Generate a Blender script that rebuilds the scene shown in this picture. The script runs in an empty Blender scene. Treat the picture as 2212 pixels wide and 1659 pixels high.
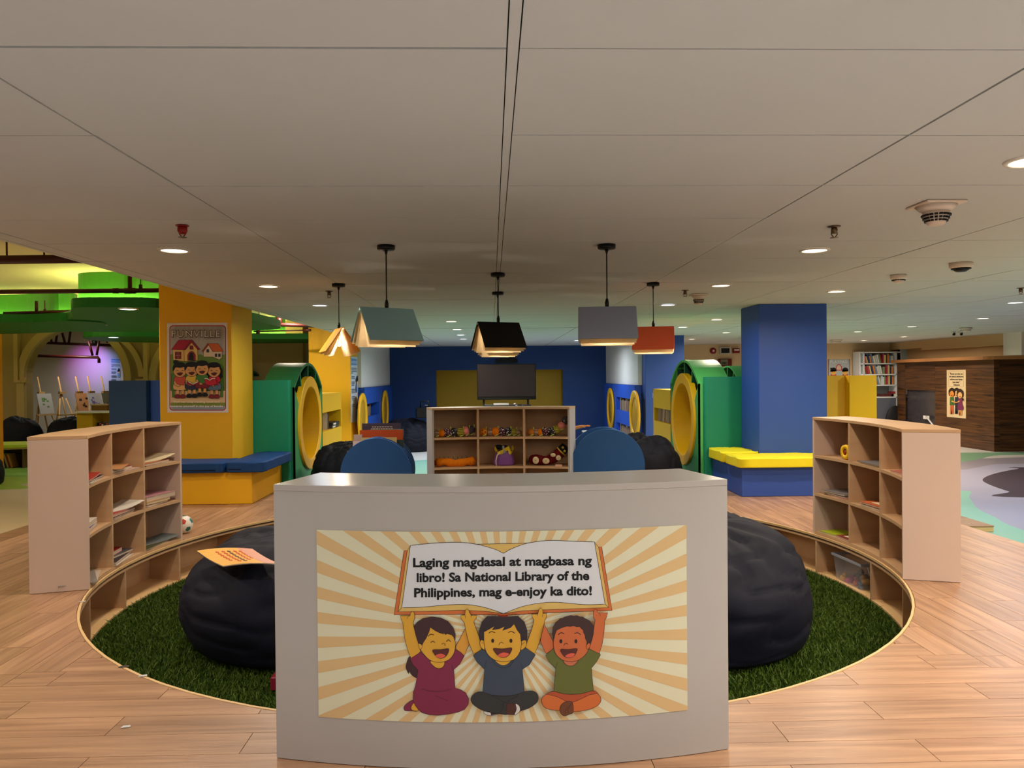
import bpy, bmesh, math, random
import numpy as np
from mathutils import Vector, Matrix
SC = bpy.context.scene
COL = SC.collection
PI = math.pi
rnd = random.Random(11)

# ---------------------------------------------------------------- camera
FPX, PIT, YAW, ROLL = 1645.235, -0.0098177, 0.0271841, -0.0086318
EYE = Vector((0, 0, 1.35))
_fw = Vector((math.sin(YAW) * math.cos(PIT), math.cos(YAW) * math.cos(PIT), math.sin(PIT)))
_rt = Vector((math.cos(YAW), -math.sin(YAW), 0))
_up = _rt.cross(_fw)
RT = _rt * math.cos(ROLL) + _up * math.sin(ROLL)
UP = -_rt * math.sin(ROLL) + _up * math.cos(ROLL)
cd = bpy.data.cameras.new('camera')
cam = bpy.data.objects.new('camera', cd)
COL.objects.link(cam)
cam.matrix_world = Matrix(((RT.x, UP.x, -_fw.x, EYE.x), (RT.y, UP.y, -_fw.y, EYE.y), (RT.z, UP.z, -_fw.z, EYE.z), (0, 0, 0, 1)))
cd.sensor_fit = 'HORIZONTAL'
cd.sensor_width = 36
cd.lens = FPX * 36 / 2212
cd.clip_start = 0.05
SC.camera = cam

# ---------------------------------------------------------------- world, exposure, light levels
wd = bpy.data.worlds.new('world')
SC.world = wd
wd.use_nodes = True
wd.node_tree.nodes['Background'].inputs[0].default_value = (0.8, 0.85, 1, 1)
wd.node_tree.nodes['Background'].inputs[1].default_value = 0.02
SC.view_settings.view_transform = 'Standard'
SC.view_settings.look = 'None'
SC.view_settings.gamma = 1
SC.view_settings.use_curve_mapping = False
SC.view_settings.exposure = 0.0
SC.cycles.use_denoising = True
SC.cycles.max_bounces = 8
SC.cycles.diffuse_bounces = 5
SC.cycles.sample_clamp_indirect = 8
WARM, COOL, NEUT = (1.0, 0.84, 0.66), (0.72, 0.85, 1.0), (1.0, 0.95, 0.9)
P_DOWN, P_FAR, P_BACK = 18.0, 40.0, 28.0   # watts of one recessed downlight: over the pit, beyond it, behind the viewpoint
P_PEND = 20.0        # watts of one book pendant bulb
ZC, ZF, ZH = 2.1693, -0.34, 2.66   # ceiling, lower floor, high ceiling over the green clouds
# recessed downlights: x, y, tint (the first block is in view, the second goes on behind the camera)
DOWN = [(-2.0, 4.89, WARM), (-1.965, 6.81, WARM), (-1.915, 8.61, COOL), (-.58, 11.22, WARM), (-.58, 13.08, WARM), (-.585, 14.8, COOL),
        (-.59, 16.4, COOL), (2.145, 4.99, WARM), (2.11, 6.93, WARM), (2.06, 8.81, COOL), (3.437, 7.485, WARM), (3.345, 11.2, WARM),
        (3.27, 12.9, WARM), (4.56, 14.66, WARM), (4.56, 17.2, WARM), (6.155, 8.78, COOL), (7.42, 11.3, WARM), (7.386, 13.18, WARM),
        (7.15, 14.67, WARM), (9.26, 16.84, WARM), (9.2, 18.57, WARM), (1.98, 17.46, COOL)]
DOWN_BACK = [(-2.0, 2.9, NEUT), (2.1, 2.9, NEUT), (-2.0, 1.0, NEUT), (2.1, 1.0, NEUT), (-.0, -1.2, NEUT), (-2.2, -1.6, COOL), (2.3, -1.6, NEUT),
             (5.6, 1.6, COOL), (6.1, 5.0, NEUT), (5.2, -1.5, COOL), (-1.2, -3.4, COOL), (1.2, -3.4, NEUT), (9.5, 6.0, NEUT)]
FILL_RIGHT = [(4.7, 5.0, WARM), (4.7, 2.7, WARM), (3.3, 1.6, WARM)]      # fill lights added right of the frame to brighten that side

FILL_HIGH = [(-5.4, 5.2, NEUT), (-8.2, 7.4, WARM), (-10.5, 10.2, WARM), (-9.6, 12.6, WARM), (-12.2, 13.6, WARM), (-3.5, 13.3, WARM)]   # fill lights added unseen under the high left ceiling to brighten that side

def area(name, loc, size, power, col, rot=(0, 0, 0), spread=2.6, sy=None):
    l = bpy.data.lights.new(name, 'AREA')
    l.shape = 'DISK' if sy is None else 'RECTANGLE'
    l.size = size
    if sy: l.size_y = sy
    l.energy = power
    l.color = col
    l.spread = spread
    o = bpy.data.objects.new(name, l)
    o.location = loc
    o.rotation_euler = rot
    COL.objects.link(o)
    return o

for x, y, c in DOWN:
    area('downlight_beam', (x, y, ZC - .022), .15, (P_DOWN if x < 3 else 34.) if y < 9 else P_FAR, c, spread=2.9)
for x, y, c in DOWN_BACK:
    area('downlight_beam', (x, y, ZC - .022), .15, P_BACK * (.6 if x < -1 else 1), c, spread=2.9)

for x, y, c in FILL_RIGHT:
    area('downlight_beam', (x, y, ZC - .022), .15, 46, c, spread=2.9)
for x, y, c in FILL_HIGH:
    area('downlight_beam', (x, y, ZH - .022), .15, 55, c, spread=2.9)

# ---------------------------------------------------------------- helpers
def ray(x, y):
    return _fw * FPX + RT * (x - 1106) - UP * (y - 829.5)
def G(x, y, z):        # point of the photograph on a level plane
    d = ray(x, y); return EYE + d * ((z - EYE.z) / d.z)
def D(x, y, Y):        # on a plane facing the camera
    d = ray(x, y); return EYE + d * (Y / d.y)
def DX(x, y, X):       # on a plane along the room
    d = ray(x, y); return EYE + d * (X / d.x)
def lin(h):
    h = h.lstrip('#')
    r = []
    for i in (0, 2, 4):
        c = int(h[i:i + 2], 16) / 255
        r.append(c / 12.92 if c <= .04045 else ((c + .055) / 1.055) ** 2.4)
    return r
_mats = {}
def mat(hexc, rough=.55, spec=.35, var=.05, scale=5., bump=0., bscale=80., metal=0., emit=0., trans=0., stretch=None, coat=0.):
    key = (hexc, rough, spec, var, scale, bump, bscale, metal, emit, trans, stretch, coat)
    if key in _mats: return _mats[key]
    m = bpy.data.materials.new('m_' + hexc.lstrip('#')); m.use_nodes = True
    nt = m.node_tree; b = nt.nodes['Principled BSDF']
    col = lin(hexc)
    b.inputs['Roughness'].default_value = rough
    b.inputs['Specular IOR Level'].default_value = spec
    b.inputs['Metallic'].default_value = metal
    b.inputs['Coat Weight'].default_value = coat
    tc = nt.nodes.new('ShaderNodeTexCoord'); mp = nt.nodes.new('ShaderNodeMapping')
    nt.links.new(tc.outputs['Object'], mp.inputs['Vector'])
    if stretch: mp.inputs['Scale'].default_value = stretch
    n = nt.nodes.new('ShaderNodeTexNoise'); n.inputs['Scale'].default_value = scale; n.inputs['Detail'].default_value = 4
    nt.links.new(mp.outputs[0], n.inputs['Vector'])
    rp = nt.nodes.new('ShaderNodeMapRange')
    rp.inputs[3].default_value = 1 - var; rp.inputs[4].default_value = 1 + var
    nt.links.new(n.outputs[0], rp.inputs[0])
    mx = nt.nodes.new('ShaderNodeVectorMath'); mx.operation = 'SCALE'
    mx.inputs[0].default_value = col
    nt.links.new(rp.outputs[0], mx.inputs['Scale'])
    nt.links.new(mx.outputs[0], b.inputs['Base Color'])
    if bump:
        n2 = nt.nodes.new('ShaderNodeTexNoise'); n2.inputs['Scale'].default_value = bscale; n2.inputs['Detail'].default_value = 3
        nt.links.new(mp.outputs[0], n2.inputs['Vector'])
        bp = nt.nodes.new('ShaderNodeBump'); bp.inputs['Strength'].default_value = bump; bp.inputs['Distance'].default_value = .01
        nt.links.new(n2.outputs[0], bp.inputs['Height']); nt.links.new(bp.outputs[0], b.inputs['Normal'])
    if emit:
        b.inputs['Emission Color'].default_value = (*col, 1); b.inputs['Emission Strength'].default_value = emit
    if trans:
        t = nt.nodes.new('ShaderNodeBsdfTranslucent'); t.inputs[0].default_value = (*col, 1)
        ms = nt.nodes.new('ShaderNodeMixShader'); ms.inputs[0].default_value = trans
        nt.links.new(b.outputs[0], ms.inputs[1]); nt.links.new(t.outputs[0], ms.inputs[2])
        nt.links.new(ms.outputs[0], nt.nodes['Material Output'].inputs[0])
    _mats[key] = m
    return m

def woodmat(name, c0, c1, stretch, rough=.4, bump=.15, rand=.12, spec=.4, scale=3.):
    m = bpy.data.materials.new(name); m.use_nodes = True
    nt = m.node_tree; b = nt.nodes['Principled BSDF']; L = nt.links.new
    b.inputs['Specular IOR Level'].default_value = spec
    tc = nt.nodes.new('ShaderNodeTexCoord'); oi = nt.nodes.new('ShaderNodeObjectInfo')
    ad = nt.nodes.new('ShaderNodeVectorMath'); ad.operation = 'ADD'
    ml = nt.nodes.new('ShaderNodeMath'); ml.operation = 'MULTIPLY'; ml.inputs[1].default_value = 37.
    L(oi.outputs['Random'], ml.inputs[0]); L(tc.outputs['Object'], ad.inputs[0]); L(ml.outputs[0], ad.inputs[1])
    mp = nt.nodes.new('ShaderNodeMapping'); mp.inputs['Scale'].default_value = stretch; L(ad.outputs[0], mp.inputs['Vector'])
    n = nt.nodes.new('ShaderNodeTexNoise'); n.inputs['Scale'].default_value = scale; n.inputs['Detail'].default_value = 6; n.inputs['Distortion'].default_value = .6
    L(mp.outputs[0], n.inputs['Vector'])
    cr = nt.nodes.new('ShaderNodeValToRGB')
    cr.color_ramp.elements[0].position = .3; cr.color_ramp.elements[0].color = (*lin(c0), 1)
    cr.color_ramp.elements[1].position = .7; cr.color_ramp.elements[1].color = (*lin(c1), 1)
    L(n.outputs[0], cr.inputs[0])
    mr = nt.nodes.new('ShaderNodeMapRange'); mr.inputs[3].default_value = 1 - rand; mr.inputs[4].default_value = 1 + rand
    L(oi.outputs['Random'], mr.inputs[0])
    sc = nt.nodes.new('ShaderNodeVectorMath'); sc.operation = 'SCALE'
    L(cr.outputs[0], sc.inputs[0]); L(mr.outputs[0], sc.inputs['Scale']); L(sc.outputs[0], b.inputs['Base Color'])
    n2 = nt.nodes.new('ShaderNodeTexNoise'); n2.inputs['Scale'].default_value = scale * 5; n2.inputs['Detail'].default_value = 4
    L(mp.outputs[0], n2.inputs['Vector'])
    r2 = nt.nodes.new('ShaderNodeMapRange'); r2.inputs[3].default_value = rough - .1; r2.inputs[4].default_value = rough + .12
    L(n2.outputs[0], r2.inputs[0]); L(r2.outputs[0], b.inputs['Roughness'])
    bp = nt.nodes.new('ShaderNodeBump'); bp.inputs['Strength'].default_value = bump; bp.inputs['Distance'].default_value = .006
    L(n2.outputs[0], bp.inputs['Height']); L(bp.outputs[0], b.inputs['Normal'])
    return m

W = {}
def wm(o):
    return W.get(o.name, Matrix.Identity(4)) if o else Matrix.Identity(4)
def tag(o, label=None, cat=None, group=None, kind=None):
    if label: o['label'] = label
    if cat: o['category'] = cat
    if group: o['group'] = group
    if kind: o['kind'] = kind
    return o
def thing(name, label, cat, loc=(0, 0, 0), rotz=0., group=None):
    o = bpy.data.objects.new(name, None)
    o.empty_display_size = .1
    o.location = loc; o.rotation_euler = (0, 0, rotz)
    COL.objects.link(o)
    W[o.name] = Matrix.Translation(Vector(loc)) @ Matrix.Rotation(rotz, 4, 'Z')
    return tag(o, label, cat, group)

class MB:
    def __init__(s):
        s.v, s.f, s.m, s.sm = [], [], [], []
    def add(s, vs, fs, mi=0, sm=False, T=None):
        k = len(s.v)
        s.v += [tuple(T @ Vector(p)) for p in vs] if T is not None else [tuple(p) for p in vs]
        for f in fs:
            s.f.append([k + i for i in f]); s.m.append(mi); s.sm.append(sm)
        return s
    def box(s, x0, x1, y0, y1, z0, z1, mi=0, T=None):
        vs = [(x, y, z) for z in (z0, z1) for y in (y0, y1) for x in (x0, x1)]
        return s.add(vs, [(0, 2, 3, 1), (4, 5, 7, 6), (0, 1, 5, 4), (2, 6, 7, 3), (0, 4, 6, 2), (1, 3, 7, 5)], mi, T=T)
    def prism(s, poly, z0, z1, mi=0, T=None, sm=False):
        n = len(poly)
        a = sum(poly[i][0] * poly[(i + 1) % n][1] - poly[(i + 1) % n][0] * poly[i][1] for i in range(n))
        if a < 0: poly = poly[::-1]
        vs = [(p[0], p[1], z0) for p in poly] + [(p[0], p[1], z1) for p in poly]
        s.add(vs, [tuple(range(n))[::-1], tuple(range(n, 2 * n))], mi, T=T)
        k = len(s.v) - 2 * n
        for i in range(n):
            j = (i + 1) % n
            s.f.append([k + i, k + j, k + n + j, k + n + i]); s.m.append(mi); s.sm.append(sm)
        return s
    def lathe(s, prof, n=24, mi=0, T=None, sm=True, cap=True):
        vs, fs = [], []
        for r, z in prof:
            vs += [(r * math.cos(2 * PI * i / n), r * math.sin(2 * PI * i / n), z) for i in range(n)]
        for k in range(len(prof) - 1):
            for i in range(n):
                j = (i + 1) % n
                fs.append((k * n + i, k * n + j, (k + 1) * n + j, (k + 1) * n + i))
        if cap:
            fs.append(tuple(range(n))[::-1]); fs.append(tuple(range((len(prof) - 1) * n, len(prof) * n)))
        return s.add(vs, fs, mi, sm, T)
    def tube(s, pts, r, n=8, mi=0, T=None, sm=True):
        pts = [Vector(p) for p in pts]; vs, fs = [], []
        u = None
        for i, p in enumerate(pts):
            d = (pts[min(i + 1, len(pts) - 1)] - pts[max(i - 1, 0)]).normalized()
            if u is None:
                u = d.orthogonal().normalized()
            else:
                u = (u - d * u.dot(d)).normalized()
            w = d.cross(u)
            rr = r[i] if isinstance(r, (list, tuple)) else r
            vs += [p + (u * math.cos(2 * PI * k / n) + w * math.sin(2 * PI * k / n)) * rr for k in range(n)]
        for i in range(len(pts) - 1):
            for k in range(n):
                j = (k + 1) % n
                fs.append((i * n + k, i * n + j, (i + 1) * n + j, (i + 1) * n + k))
        fs.append(tuple(range(n))[::-1]); fs.append(tuple(range((len(pts) - 1) * n, len(pts) * n)))
        return s.add(vs, fs, mi, sm, T)
    def ball(s, c, r, nu=16, nv=10, mi=0, T=None, sc=(1, 1, 1)):
        vs, fs = [], []
        for j in range(1, nv):
            t = PI * j / nv
            vs += [(c[0] + r * sc[0] * math.sin(t) * math.cos(2 * PI * i / nu), c[1] + r * sc[1] * math.sin(t) * math.sin(2 * PI * i / nu), c[2] - r * sc[2] * math.cos(t)) for i in range(nu)]
        a = len(vs); vs += [(c[0], c[1], c[2] - r * sc[2]), (c[0], c[1], c[2] + r * sc[2])]
        for j in range(nv - 2):
            for i in range(nu):
                k = (i + 1) % nu
                fs.append((j * nu + i, j * nu + k, (j + 1) * nu + k, (j + 1) * nu + i))
        for i in range(nu):
            k = (i + 1) % nu
            fs.append((a, k, i)); fs.append((a + 1, (nv - 2) * nu + i, (nv - 2) * nu + k))
        return s.add(vs, fs, mi, True, T)
    def arc(s, cx, cy, r0, r1, a0, a1, z0, z1, n=12, mi=0, sm=False):   # angles in degrees
        vs, fs = [], []
        for i in range(n + 1):
            a = math.radians(a0 + (a1 - a0) * i / n); c, d = math.cos(a), math.sin(a)
            vs += [(cx + r * c, cy + r * d, z) for r, z in ((r0, z0), (r1, z0), (r1, z1), (r0, z1))]
        for i in range(n):
            k = 4 * i
            for e in range(4):
                g = (e + 1) % 4
                fs.append((k + e, k + 4 + e, k + 4 + g, k + g))
        fs += [(0, 1, 2, 3), (4 * n + 3, 4 * n + 2, 4 * n + 1, 4 * n)]
        return s.add(vs, fs, mi, sm)
    def build(s, name, mats, parent=None, bevel=0., world=True, weld=False, seg=1):
        me = bpy.data.meshes.new(name)
        vs = s.v
        if parent is not None and world:
            inv = wm(parent).inverted()
            vs = [tuple(inv @ Vector(p)) for p in vs]
        me.from_pydata(vs, [], s.f)
        if not isinstance(mats, (list, tuple)): mats = [mats]
        for m in mats: me.materials.append(m)
        me.polygons.foreach_set('material_index', s.m)
        me.polygons.foreach_set('use_smooth', s.sm)
        bm = bmesh.new(); bm.from_mesh(me)
        if weld: bmesh.ops.remove_doubles(bm, verts=bm.verts, dist=1e-5)
        bmesh.ops.recalc_face_normals(bm, faces=bm.faces)
        if bevel:
            ed = [e for e in bm.edges if len(e.link_faces) == 2 and e.calc_face_angle(0) > .6]
            bmesh.ops.bevel(bm, geom=ed, offset=bevel, segments=seg, profile=.6, affect='EDGES', clamp_overlap=True)
        bm.to_mesh(me); bm.free()
        o = bpy.data.objects.new(name, me)
        COL.objects.link(o)
        if parent is not None:
            o.parent = parent; W[o.name] = wm(parent)
        return o
def struct(o):
    o['kind'] = 'structure'; return o
def copytree(o, parent=None, loc=None, rotz=None):
    c = o.copy(); COL.objects.link(c)
    if parent: c.parent = parent
    if loc is not None: c.location = loc
    if rotz is not None: c.rotation_euler = (0, 0, rotz)
    for ch in list(o.children): copytree(ch, c)
    return c
def spline(pts, n=6, closed=True):
    out = []; m = len(pts)
    rng = range(m) if closed else range(m - 1)
    for i in rng:
        g = (lambda k: pts[k % m]) if closed else (lambda k: pts[max(0, min(m - 1, k))])
        p0, p1, p2, p3 = g(i - 1), g(i), g(i + 1), g(i + 2)
        for k in range(n):
            t = k / n
            out.append(tuple(.5 * (2 * b + (c - a) * t + (2 * a - 5 * b + 4 * c - d) * t * t + (3 * b - a - 3 * c + d) * t ** 3) for a, b, c, d in zip(p0, p1, p2, p3)))
    if not closed: out.append(tuple(pts[-1]))
    return out
ORD = ['first', 'second', 'third', 'fourth', 'fifth', 'sixth', 'seventh', 'eighth', 'ninth', 'tenth', 'eleventh', 'twelfth', 'thirteenth', 'fourteenth', 'fifteenth', 'sixteenth', 'seventeenth', 'eighteenth', 'nineteenth', 'twentieth']
# ---------------------------------------------------------------- common materials
CX, CY, PR = .05, 5.69, 2.74          # the round pit
M_CEIL = mat('c4c4c2', .85, .2, .03, 2., .03, 60)
M_GAP = mat('2c2b29', .9, .1)
M_WHITE = mat('d9d2c8', .6, .3, .02)
M_BEIGE = mat('c2a981', .7, .2, .04)
M_BLUE = mat('33529f', .5, .35, .03)
M_NAVY = mat('16396f', .5, .35, .03)
M_YEL = mat('eeb110', .45, .35, .02)
M_YEL2 = mat('e8ad1c', .5, .3, .03)
M_GREEN = mat('18865c', .45, .35, .02)
M_LGREEN = mat('3f9a56', .45, .35, .02)
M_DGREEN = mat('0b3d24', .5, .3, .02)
M_BLACK = mat('0a0a0b', .45, .3, .0)
M_DARK = mat('17161a', .6, .3)
M_LAM = woodmat('laminate', 'c09870', 'cca67e', (.5, .5, 5), .45, .03, .02, .35, 2.)
M_LAMP = mat('d3b8a4', .5, .3, .02, 3)
M_GREY = mat('b3aca6', .5, .35, .02, 3)
M_PLY = mat('e2bb84', .5, .3, .06, 20)
M_PX = woodmat('plank_along_x', '936c50', 'bd916d', (.55, 9, 1), .34, .22, .1, .5, 2.6)
M_PY = woodmat('plank_along_y', '936c50', 'bd916d', (9, .55, 1), .34, .22, .1, .5, 2.6)
M_WALN = woodmat('walnut_panel', '20110a', '66401f', (.5, .5, 10), .35, .1, .12, .4, 2.4)
M_RED = mat('5a1512', .5, .35)
M_METAL = mat('8b8b8b', .3, .5, .02, metal=1.)

# ---------------------------------------------------------------- floor
fl = struct(MB().box(-14, 16, -5, 21.2, -.44, ZF).build('floor', mat('cfccc8', .4, .4, .03, 2.)))
def patch(name, hexc, pts, lift, parent=fl, n=6, rough=.35):
    return MB().prism(spline(pts, n), ZF + .0005, ZF + lift).build(name, mat(hexc, rough, .4, .03, 3.), parent)
def gp(*a): return [(G(x, y, ZF).x, G(x, y, ZF).y) for x, y in a]
patch('vinyl_patch', '8fc7b4', [(4.2, 2.2), (6.5, 3), (6.2, 4.6), (5.55, 5.6)] + gp((2212, 1146), (2150, 1118), (2110, 1097), (2094, 1075), (2072, 1060)) + [(4.6, 10.2), (3.6, 9.9), (4.0, 6)], .002)
patch('vinyl_patch', 'aaa8bf', gp((2230, 1150), (2150, 1118), (2110, 1097), (2094, 1075), (2072, 1060)) + [(5.0, 10.0), (5.6, 12.4)] + gp((2090, 1010), (2140, 998), (2230, 990)) + [(13, 11.5), (13, 7)], .0012)
patch('vinyl_patch', '4d4350', gp((2230, 1010), (2200, 1013), (2150, 1023), (2123, 1035), (2135, 1046), (2180, 1062), (2230, 1075)) + [(13.4, 9.5), (13.6, 12)], .003)
patch('vinyl_patch', '9a93a0', gp((2230, 1000), (2150, 1003), (2110, 1010), (2072, 1014), (2030, 1000)) + [(8.3, 14.4), (12, 15)], .0016)
patch('vinyl_patch', '7fae8e', [(4.4, 10.5), (6, 12.2)] + gp((2030, 992), (2072, 998), (2110, 993), (2150, 984), (2230, 982)) + [(14, 15.6), (9, 15.8), (4.6, 15.6)], .0022)
patch('vinyl_patch', '86b8ac', [(-4, 9.2), (4, 9.2), (4.2, 12), (2.4, 15.5), (.5, 15.6), (-1.6, 15.5), (-3, 13), (-4.2, 11)], .002)
patch('vinyl_patch', 'a3bf45', [(-16, 11), (-13.9, 12.3)] + gp((0, 1058), (52, 1045)) + [(-6.2, 12.9), (-4.6, 14.6), (-4.4, 18), (-13.9, 18)], .002)
patch('vinyl_patch', '86b352', [(-13.9, 13.6)] + gp((0, 1030), (52, 1028)) + [(-7.4, 14.4), (-6.6, 16.4), (-10, 17.2), (-13.9, 17)], .003)
patch('vinyl_patch', 'd8c2a0', [(-13.9, 3), (-9, 2.6), (-5, 3.4), (-4.3, 6), (-4.6, 9.6), (-6, 12.3), (-8, 13.4), (-13.9, 11.6)], .0014)

# ---------------------------------------------------------------- raised wooden platform with the round pit
PXL, PXR, PY0, PY1 = -4.12, 4.18, 2.26, 9.44
plat = thing('reading_platform', 'raised wooden plank platform around the sunken round grass pit', 'platform', (CX, CY, ZF))
bm_ = MB()
n = 72
ins = [(CX + (PR + .012) * math.cos(2 * PI * i / n), CY + (PR + .012) * math.sin(2 * PI * i / n)) for i in range(n)]
outp = []
for i in range(n):
    a = 2 * PI * i / n; c, s_ = math.cos(a), math.sin(a)
    t = min((PXR - CX) / c if c > 1e-6 else 1e9, (PXL - CX) / c if c < -1e-6 else 1e9, (PY1 - CY) / s_ if s_ > 1e-6 else 1e9, (PY0 - CY) / s_ if s_ < -1e-6 else 1e9)
    outp.append((CX + t * c, CY + t * s_))
crn = [(PXR, PY1), (PXL, PY1), (PXL, PY0), (PXR, PY0)]
for x, y in crn:                      # snap the nearest outline point to each corner
    k = min(range(n), key=lambda i: (outp[i][0] - x) ** 2 + (outp[i][1] - y) ** 2); outp[k] = (x, y)
z0, z1 = -.034, -.0142
vs = [(*p, z) for z in (z0, z1) for p in ins] + [(*p, z) for z in (z0, z1) for p in outp]
fs = []
for i in range(n):
    j = (i + 1) % n
    fs += [(n + i, n + j, 3 * n + j, 3 * n + i), (i, 2 * n + i, 2 * n + j, j), (2 * n + i, 3 * n + i, 3 * n + j, 2 * n + j), (i, j, n + j, n + i)]
bm_.add(vs, fs)
bm_.build('deck', mat('5b4330', .7), plat)
sk = MB()
for x0, x1, y0, y1 in ((PXL, PXR, PY0, PY0 + .02), (PXL, PXR, PY1 - .02, PY1), (PXL, PXL + .02, PY0 + .02, PY1 - .02), (PXR - .02, PXR, PY0 + .02, PY1 - .02)):
    sk.box(x0, x1, y0, y1, ZF, z0)
sk.build('riser', woodmat('riser_wood', '8a5c3a', 'a97548', (1, 1, 8), .5, .05, .02), plat)
tr = MB()
tr.arc(CX, CY, PR - .005, PR + .008, 0, 360, -.008, .0006, 96)
tr.build('pit_edge_strip', M_PLY, plat)
PW, GAP = .1637, .0013
def hole(t, along_x):     # extent of the pit along a plank at cross position t
    c = (CY if along_x else CX); o = (CX if along_x else CY); R = PR + .012
    d = R * R - (t - c) ** 2
    return (o - math.sqrt(d), o + math.sqrt(d)) if d > 0 else None
def plank(s0, s1, t0, t1, along_x):
    """plank from s0..s1 along its grain and t0..t1 across, cut by the pit"""
    s0 += GAP; s1 -= GAP; t0 += GAP; t1 -= GAP
    if s1 - s0 < .03: return
    ts = [t0 + (t1 - t0) * i / 8 for i in range(9)]
    cc, oo = (CY, CX) if along_x else (CX, CY)
    edge = [e for e in (cc - PR - .012, cc + PR + .012) if t0 < e < t1]
    ts = sorted(ts + edge)
    hs = [(oo, oo) if t in edge else hole(t, along_x) for t in ts]
    def emit(rows):
        rows = [r for r in rows if r[2] - r[1] > .004]
        if len(rows) < 2: return
        if len({(round(r[1], 4), round(r[2], 4)) for r in rows}) == 1: rows = [rows[0], rows[-1]]
        b = MB(); vs = []; k = len(rows)
        for z in (-.014, 0.):
            for t, a, c in rows:
                vs += [(a, t, z), (c, t, z)] if along_x else [(t, a, z), (t, c, z)]
        fs = []
        for i in range(k - 1):
            fs += [(2 * k + 2 * i, 2 * k + 2 * i + 1, 2 * k + 2 * i + 3, 2 * k + 2 * i + 2), (2 * i, 2 * i + 2, 2 * k + 2 * i + 2, 2 * k + 2 * i), (2 * i + 1, 2 * k + 2 * i + 1, 2 * k + 2 * i + 3, 2 * i + 3)]
        fs += [(0, 2 * k, 2 * k + 1, 1), (2 * k - 2, 2 * k - 1, 4 * k - 1, 4 * k - 2)]
        b.add(vs, fs).build('plank', M_PX if along_x else M_PY, plat)
    if all(h is None or h[1] <= s0 or h[0] >= s1 for h in hs):
        emit([(t, s0, s1) for t in ts]); return
    if any(h is None for h in hs):
        free = [(t, s0, s1) for t, h in zip(ts, hs) if h is None or h[0] == h[1]]
        if len(free) > 1: emit(free)
    emit([(t, s0, min(s1, h[0])) for t, h in zip(ts, hs) if h])
    emit([(t, max(s0, h[1]), s1) for t, h in zip(ts, hs) if h])
def run(a, b, t0, t1, ph, along_x, L=1.0):
    k = math.floor((a - ph) / L)
    while ph + k * L < b - 1e-6:
        s0, s1 = max(a, ph + k * L), min(b, ph + (k + 1) * L)
        plank(s0, s1, t0, t1, along_x); k += 1
Y0 = 2.591 - 10 * PW
for i in range(18):                                   # front field, planks across
    y0, y1 = max(PY0, Y0 + i * PW), Y0 + (i + 1) * PW
    if y1 <= PY0 + .02: continue
    xe = 5.85 - y1
    run(max(PXL, -xe + .1), min(PXR, xe), y0, y1, 1.02 + (.5 if i % 2 == 0 else 0) + .03 * (i % 3), True)
YB = 2 * CY
for i in range(18):                                   # back field
    y1, y0 = min(PY1, YB - Y0 - i * PW), YB - Y0 - (i + 1) * PW
    if y1 - y0 < .03: continue
    xe = 5.85 - (YB - y0)
    run(max(PXL, -xe + .1), min(PXR, xe), y0, y1, .7 + (.5 if i % 2 else 0), True)
for i in range(14):                                   # side fields, planks along the room
    x0 = 5.85 - (Y0 + 18 * PW) - .0 + i * PW
    x1 = x0 + PW
    for sgn in (1, -1):
        a, b = (x0, min(x1, PXR)) if sgn > 0 else (max(-x1 + .1, PXL), -x0 + .1)
        if b - a < .03: continue
        ys = max(PY0, 5.85 - x1)
        run(ys, min(PY1, YB - ys), a, b, 3.41 + (.5 if i % 2 else 0) + .07 * (i % 3), False)
# pit floor, niches round the pit wall
pit = thing('pit_shelf_ring', 'pale plywood niches running round the wall of the sunken pit', 'shelf', (CX, CY, ZF))
MB().arc(CX, CY, PR, PR + .30, 0, 360, ZF + .002, ZF + .024, 96).build('bottom_board', M_PLY, pit)
MB().arc(CX, CY, PR + .28, PR + .30, 0, 360, ZF + .024, -.040, 96).build('back_panel', M_LAM, pit)
MB().arc(CX, CY, PR - .004, PR + .0115, 0, 360, -.018, -.0081, 96).build('rim_board', M_PLY, pit)
MB().arc(CX, CY, PR - .002, PR + .28, 0, 360, -.048, -.035, 96).build('top_board', M_LAM, pit)
for a in (-164.1, -178.8, 165.4, 150.2, 135, 120, 105, 90, 75, 60, 44.5, 28.8, 13.2, -3.4, -17.5, -33, -48, -64, -80, -97, -114, -130, -147.5):
    r = math.radians(a); T = Matrix.Translation((CX, CY, 0)) @ Matrix.Rotation(r, 4, 'Z')
    MB().box(PR - .002, PR + .28, -.0095, .0095, ZF + .024, -.050, T=T).build('divider', M_LAM, pit)
gd = MB().prism([(CX + (PR - .004) * math.cos(2 * PI * i / 96), CY + (PR - .004) * math.sin(2 * PI * i / 96)) for i in range(96)], ZF + .002, ZF + .014)
turf = thing('turf_mat', 'round artificial grass mat covering the sunken pit floor', 'turf', (CX, CY, ZF))
gd.build('backing', mat('1d3308', .95, .1, .2, 30), turf)
NB = 170000
g = np.random.default_rng(5)
rr_ = (PR - .02) * np.sqrt(g.random(NB)); th = 2 * PI * g.random(NB)
bx, by = rr_ * np.cos(th), rr_ * np.sin(th)
hgt = .020 + .016 * g.random(NB); yw = PI * g.random(NB); wd_ = .0022 + .0016 * g.random(NB)
lx, ly = .016 * g.standard_normal(NB), .016 * g.standard_normal(NB)
co = np.zeros((NB, 5, 3), np.float32)
cx_, sy_ = np.cos(yw) * wd_, np.sin(yw) * wd_
zb = .012
co[:, 0] = np.stack([bx - cx_, by - sy_, np.full(NB, zb)], 1); co[:, 1] = np.stack([bx + cx_, by + sy_, np.full(NB, zb)], 1)
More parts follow.
